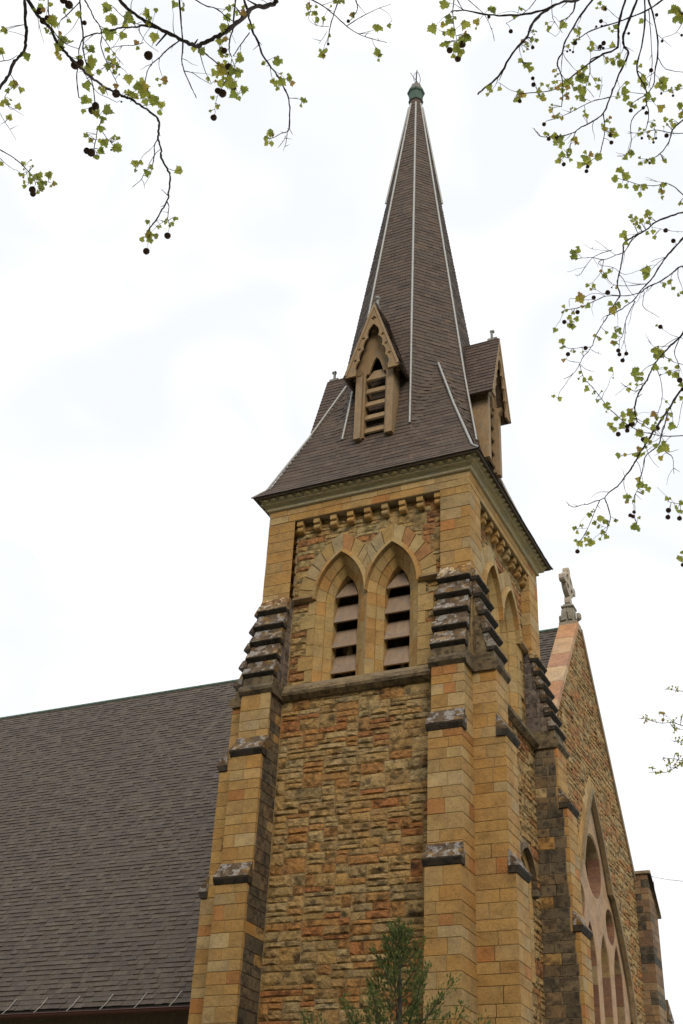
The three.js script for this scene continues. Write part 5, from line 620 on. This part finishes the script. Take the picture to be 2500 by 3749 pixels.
    [D, .3508, [[1125, 180, 1, 5, 60], [1355, 150, 2, 20, 60], [1345, 220, 1, 5, 50], [1550, 280, 2, 15, 45], [1210, 370, 1, 5, 80], [1050, 450, 4, 45, 55], [1160, 450, 4, 40, 60], [1110, 500, 3, 30, 50], [1240, 425, 1, 5, 35], [1200, 580, 1, 5, 45], [1260, 570, 1, 5, 50], [1270, 630, 1, 5, 50], [1370, 1125, 1, 5, 60], [1430, 1090, 1, 5, 60], [1470, 1165, 1, 5, 45], [575, 1130, 1, 5, 50], [635, 1135, 1, 5, 50], [605, 1170, 1, 5, 35], [880, 1145, 1, 5, 35], [325, 1340, 1, 5, 40], [350, 1395, 1, 5, 40], [310, 1405, 1, 5, 30], [515, 1350, 1, 5, 45], [585, 1345, 1, 5, 65], [420, 1415, 1, 5, 45], [450, 1475, 1, 5, 70], [985, 1290, 1, 5, 45], [905, 1340, 1, 5, 40], [315, 1710, 1, 5, 70], [320, 1775, 2, 15, 35], [285, 1780, 1, 5, 25], [420, 1815, 2, 15, 35], [320, 1915, 1, 5, 45], [515, 1820, 2, 12, 25], [650, 1650, 1, 5, 45], [700, 1680, 2, 15, 40], [765, 1615, 1, 5, 35], [850, 1655, 1, 5, 70], [845, 1730, 2, 15, 55], [1295, 1545, 1, 5, 35], [1270, 1990, 2, 25, 75], [1385, 1990, 1, 5, 45], [1415, 2050, 2, 20, 60], [1500, 1980, 1, 5, 50], [1500, 2060, 1, 5, 80], [1430, 1910, 2, 15, 30]]],
    [Ee, .3508, [[490, 180, 1, 5, 45], [540, 265, 1, 5, 60], [595, 245, 1, 5, 55], [480, 252, 1, 5, 25], [570, 355, 1, 5, 80], [640, 395, 2, 12, 30], [680, 475, 2, 12, 40], [715, 375, 1, 5, 25], [775, 530, 3, 25, 60], [770, 595, 1, 5, 25], [1075, 250, 1, 5, 75], [1075, 310, 1, 5, 45], [1020, 300, 1, 5, 35], [1000, 370, 1, 5, 55], [865, 670, 1, 5, 60], [950, 655, 2, 20, 55], [1030, 620, 2, 20, 65], [925, 735, 2, 20, 75], [855, 775, 1, 5, 75], [1020, 680, 3, 25, 60], [1140, 730, 2, 15, 45], [1160, 700, 1, 5, 35], [1100, 830, 2, 20, 90], [1195, 880, 2, 20, 70], [1225, 905, 1, 5, 45], [1120, 980, 1, 5, 60], [1180, 965, 1, 5, 35], [1250, 625, 1, 5, 75], [1290, 660, 2, 15, 45], [1265, 735, 1, 5, 45], [1210, 715, 2, 12, 35], [1410, 670, 1, 5, 45], [1450, 615, 1, 5, 55], [1400, 570, 1, 5, 35], [1350, 660, 2, 15, 40], [1395, 490, 1, 5, 35], [1480, 490, 1, 5, 30], [1550, 440, 1, 5, 60], [1540, 310, 1, 5, 60], [595, 1675, 1, 5, 60], [630, 1630, 2, 12, 30], [715, 1700, 1, 5, 75], [760, 1730, 2, 15, 65], [650, 1760, 1, 5, 60], [680, 1800, 2, 12, 40], [715, 1845, 2, 15, 60], [760, 1900, 1, 5, 60], [700, 1915, 1, 5, 40], [860, 1725, 2, 12, 40], [790, 1780, 2, 12, 25], [440, 1810, 2, 12, 50], [465, 1860, 1, 5, 45], [500, 1780, 1, 5, 30], [530, 1778, 1, 5, 30], [575, 1865, 1, 5, 50], [440, 1935, 1, 5, 40], [495, 1968, 1, 5, 75], [610, 1945, 1, 5, 65], [555, 1985, 1, 5, 35], [580, 1905, 1, 5, 25], [1015, 1480, 1, 5, 50], [990, 1510, 1, 5, 35], [1050, 1525, 1, 5, 40], [1140, 1430, 2, 12, 40], [1150, 1375, 1, 5, 25], [1390, 1500, 1, 5, 50], [1430, 1497, 1, 5, 30], [1490, 1590, 1, 5, 55], [1545, 1550, 1, 5, 60], [1510, 1640, 1, 5, 55], [1550, 1640, 1, 5, 45], [1540, 2115, 2, 15, 60], [1555, 2060, 1, 5, 40]]]],
  balls: [[C, .574, [[80, 320, 20], [160, 283, 20], [133, 375, 20], [195, 232, 14], [330, 108, 10], [470, 200, 12], [610, 303, 11], [1045, 135, 12], [1075, 57, 9], [1050, 167, 8], [1015, 170, 7], [880, 275, 12], [1062, 275, 13], [1040, 298, 12], [1060, 308, 8], [848, 320, 7], [830, 328, 7], [867, 332, 7], [1138, 170, 12], [1222, 213, 8], [1400, 95, 10], [1435, 262, 8], [1365, 448, 12], [610, 500, 12], [615, 540, 13], [527, 645, 12], [682, 793, 12], [712, 886, 12], [762, 873, 13], [808, 1048, 13], [960, 1063, 12], [953, 1092, 12], [1107, 862, 13], [1112, 909, 12], [1235, 705, 13], [1335, 720, 12], [1315, 688, 10], [1197, 1009, 10], [1463, 864, 14], [1306, 882, 8], [1348, 868, 9], [1396, 882, 8], [1380, 908, 8], [1505, 610, 8], [1430, 597, 7], [1356, 1040, 9], [1452, 1028, 9], [1560, 225, 8], [1555, 95, 14]]],
    [D, .3508, [[1387, 552, 22], [1467, 660, 23], [783, 1200, 26], [636, 1253, 23], [468, 1405, 22], [330, 1507, 24], [893, 1805, 22], [905, 1847, 22], [977, 1838, 22], [938, 1908, 23], [1333, 1558, 22], [368, 1843, 22], [552, 1780, 22], [825, 1147, 8], [1335, 2058, 8]]], [Ee, .3508, [[1535, 262, 28], [1035, 720, 30], [987, 745, 25], [987, 787, 23], [892, 826, 25], [1155, 880, 25], [1305, 765, 22], [467, 2049, 25], [1018, 1672, 20], [1058, 1638, 20], [1047, 1684, 22], [1417, 1620, 26], [1411, 1692, 25], [1532, 1704, 26], [1560, 360, 20], [1565, 2190, 20]]]],
});
{ // a more distant tree whose twig tips show beside the gable
  const p = CAM.clone().addScaledVector(ray(2950, 2900), 17);
  planeTree('fine twigged tree showing only small leafy twig tips beside the gable slope', { x: p.x, z: p.z }, p.y - 1.5, [2800, 2600], 17, {
    branches: [[Ff, 16.5, 1.6, .5, 1420, 1210, 1320, 1180, 1250, 1150, 1050, 1165, 860, 1120, 770, 1090, 650, 1080], [Ff, 16.5, 1, .4, 1250, 1150, 1130, 1050, 1030, 1000], [Ff, 16.5, 1.4, .5, 1425, 1815, 1250, 1780, 1100, 1770, 1050, 1810], [Ff, 16.5, 1.5, .5, 1425, 1840, 1280, 1930, 1150, 2000, 1000, 2020, 880, 2010, 810, 2020], [Ff, 16.5, 1.2, .5, 1425, 620, 1300, 600, 1150, 580, 1100, 578], [Ff, 16.5, 1, .5, 1425, 1500, 1330, 1480, 1250, 1485], [Ff, 16.5, 1, .5, 1190, 1160, 1230, 1230, 1300, 1270], [Ff, 16.5, .8, .4, 900, 2005, 870, 1920], [Ff, 16.5, .9, .4, 1425, 1270, 1310, 1270], [zm(2050, 2850, .3824), 16.5, .8, .4, 1200, 985, 1046, 970, 930, 950, 850, 935]],
    leaves: [[Ff, .2126, [[1190, 560, 3, 30, 45], [1300, 600, 4, 40, 40], [1280, 550, 1, 10, 35], [770, 1055, 3, 25, 45], [770, 1130, 3, 25, 45], [710, 1080, 3, 25, 30], [830, 1120, 2, 20, 35], [915, 1105, 2, 20, 35], [1075, 985, 3, 20, 60], [1020, 990, 2, 20, 40], [1065, 1105, 2, 15, 55], [1235, 1135, 5, 40, 45], [1250, 1225, 6, 40, 50], [1300, 1275, 2, 20, 40], [1390, 1040, 3, 20, 40], [1380, 1440, 6, 40, 55], [1320, 1480, 2, 20, 40], [1330, 1700, 6, 45, 50], [1140, 1770, 5, 45, 35], [1270, 1790, 3, 40, 35], [1140, 1870, 3, 25, 50], [1200, 1860, 2, 20, 40], [1290, 1890, 4, 25, 55], [1370, 1880, 5, 40, 55], [1170, 2000, 3, 25, 40], [1005, 2015, 4, 25, 55], [940, 2025, 2, 20, 45], [870, 1940, 4, 30, 45], [1400, 1860, 3, 25, 50]]]], balls: [],
  });
}
// ================================================================ ADDED TREES, unseen behind the viewpoint: put in to darken the foot of the walls
{
  const t = thing('shade_tree', 'added broad leafy tree, unseen behind the viewpoint, blocking low sky light from the church walls', 'tree', 'added unseen trees that block low sky light', [-26, 0, 31]); t.scale.setScalar(2.0);
  mesh('trunk', tube(curve([V(0, -.1, 0), V(.1, 2.5, .1), V(0, 6, 0), V(.2, 10, .1)], 5), .42, .16, 10, .08).geo(), M.bark, t);
  for (let k = 0; k < 7; k++) { const a = k * 2.4, h = 3.4 + k * .8; mesh('limb', tube(curve([V(0, h, 0), V(Math.cos(a) * 2, h + 1.8, Math.sin(a) * 2), V(Math.cos(a) * 4, h + 3, Math.sin(a) * 4)], 4), .14, .04, 6, .1).geo(), M.bark, t); }
  const g = new G(); for (let c = 0; c < 85; c++) { const a = rnd() * 6.28, y = rr(3.2, 13.5), R0 = 5.2 * Math.sqrt(Math.max(.05, 1 - Math.pow((y - 8) / 6.2, 2))) * Math.sqrt(rnd()), cx = Math.cos(a) * R0, cz = Math.sin(a) * R0; for (let k = 0; k < 75; k++) { const p = V(cx + rr(-1, 1) * 1.2, y + rr(-1, 1) * .9, cz + rr(-1, 1) * 1.2), d = V(rr(-1, 1), rr(-1, 1), rr(-1, 1)).normalize(), e = new THREE.Vector3().crossVectors(d, V(rr(-1, 1), rr(-1, 1), rr(-1, 1))).normalize(), L = rr(.16, .32), col = jit(pick([[.06, .09, .03], [.08, .11, .035], [.05, .08, .03]]), .2); g.poly([p.clone().addScaledVector(d, -L), p.clone().addScaledVector(e, L * .6), p.clone().addScaledVector(d, L), p.clone().addScaledVector(e, -L * .6)].map(q => q.toArray()), col); } }
  const cr = mesh('crown', g.geo(), SM({ vertexColors: true, side: THREE.DoubleSide }), t); cr.userData.kind = 'stuff';
  for (const [x, z, sc, r] of [[-15, 35, 1.05, 1], [-4, 38, .95, 2.2], [8, 39, 1.08, 3.4], [20, 37, 1, 4.1], [30, 31, 1.06, 5], [37, 21, .96, .4], [42, 9, 1.04, 1.7], [-38, 22, 1.0, 2.9]]) { const c = t.clone(); c.name = numbered('shade_tree'); c.position.set(x, 0, z); c.rotation.y = r; c.scale.setScalar(sc * 2.0); scene.add(c); }
}
renderer.render(scene, camera);
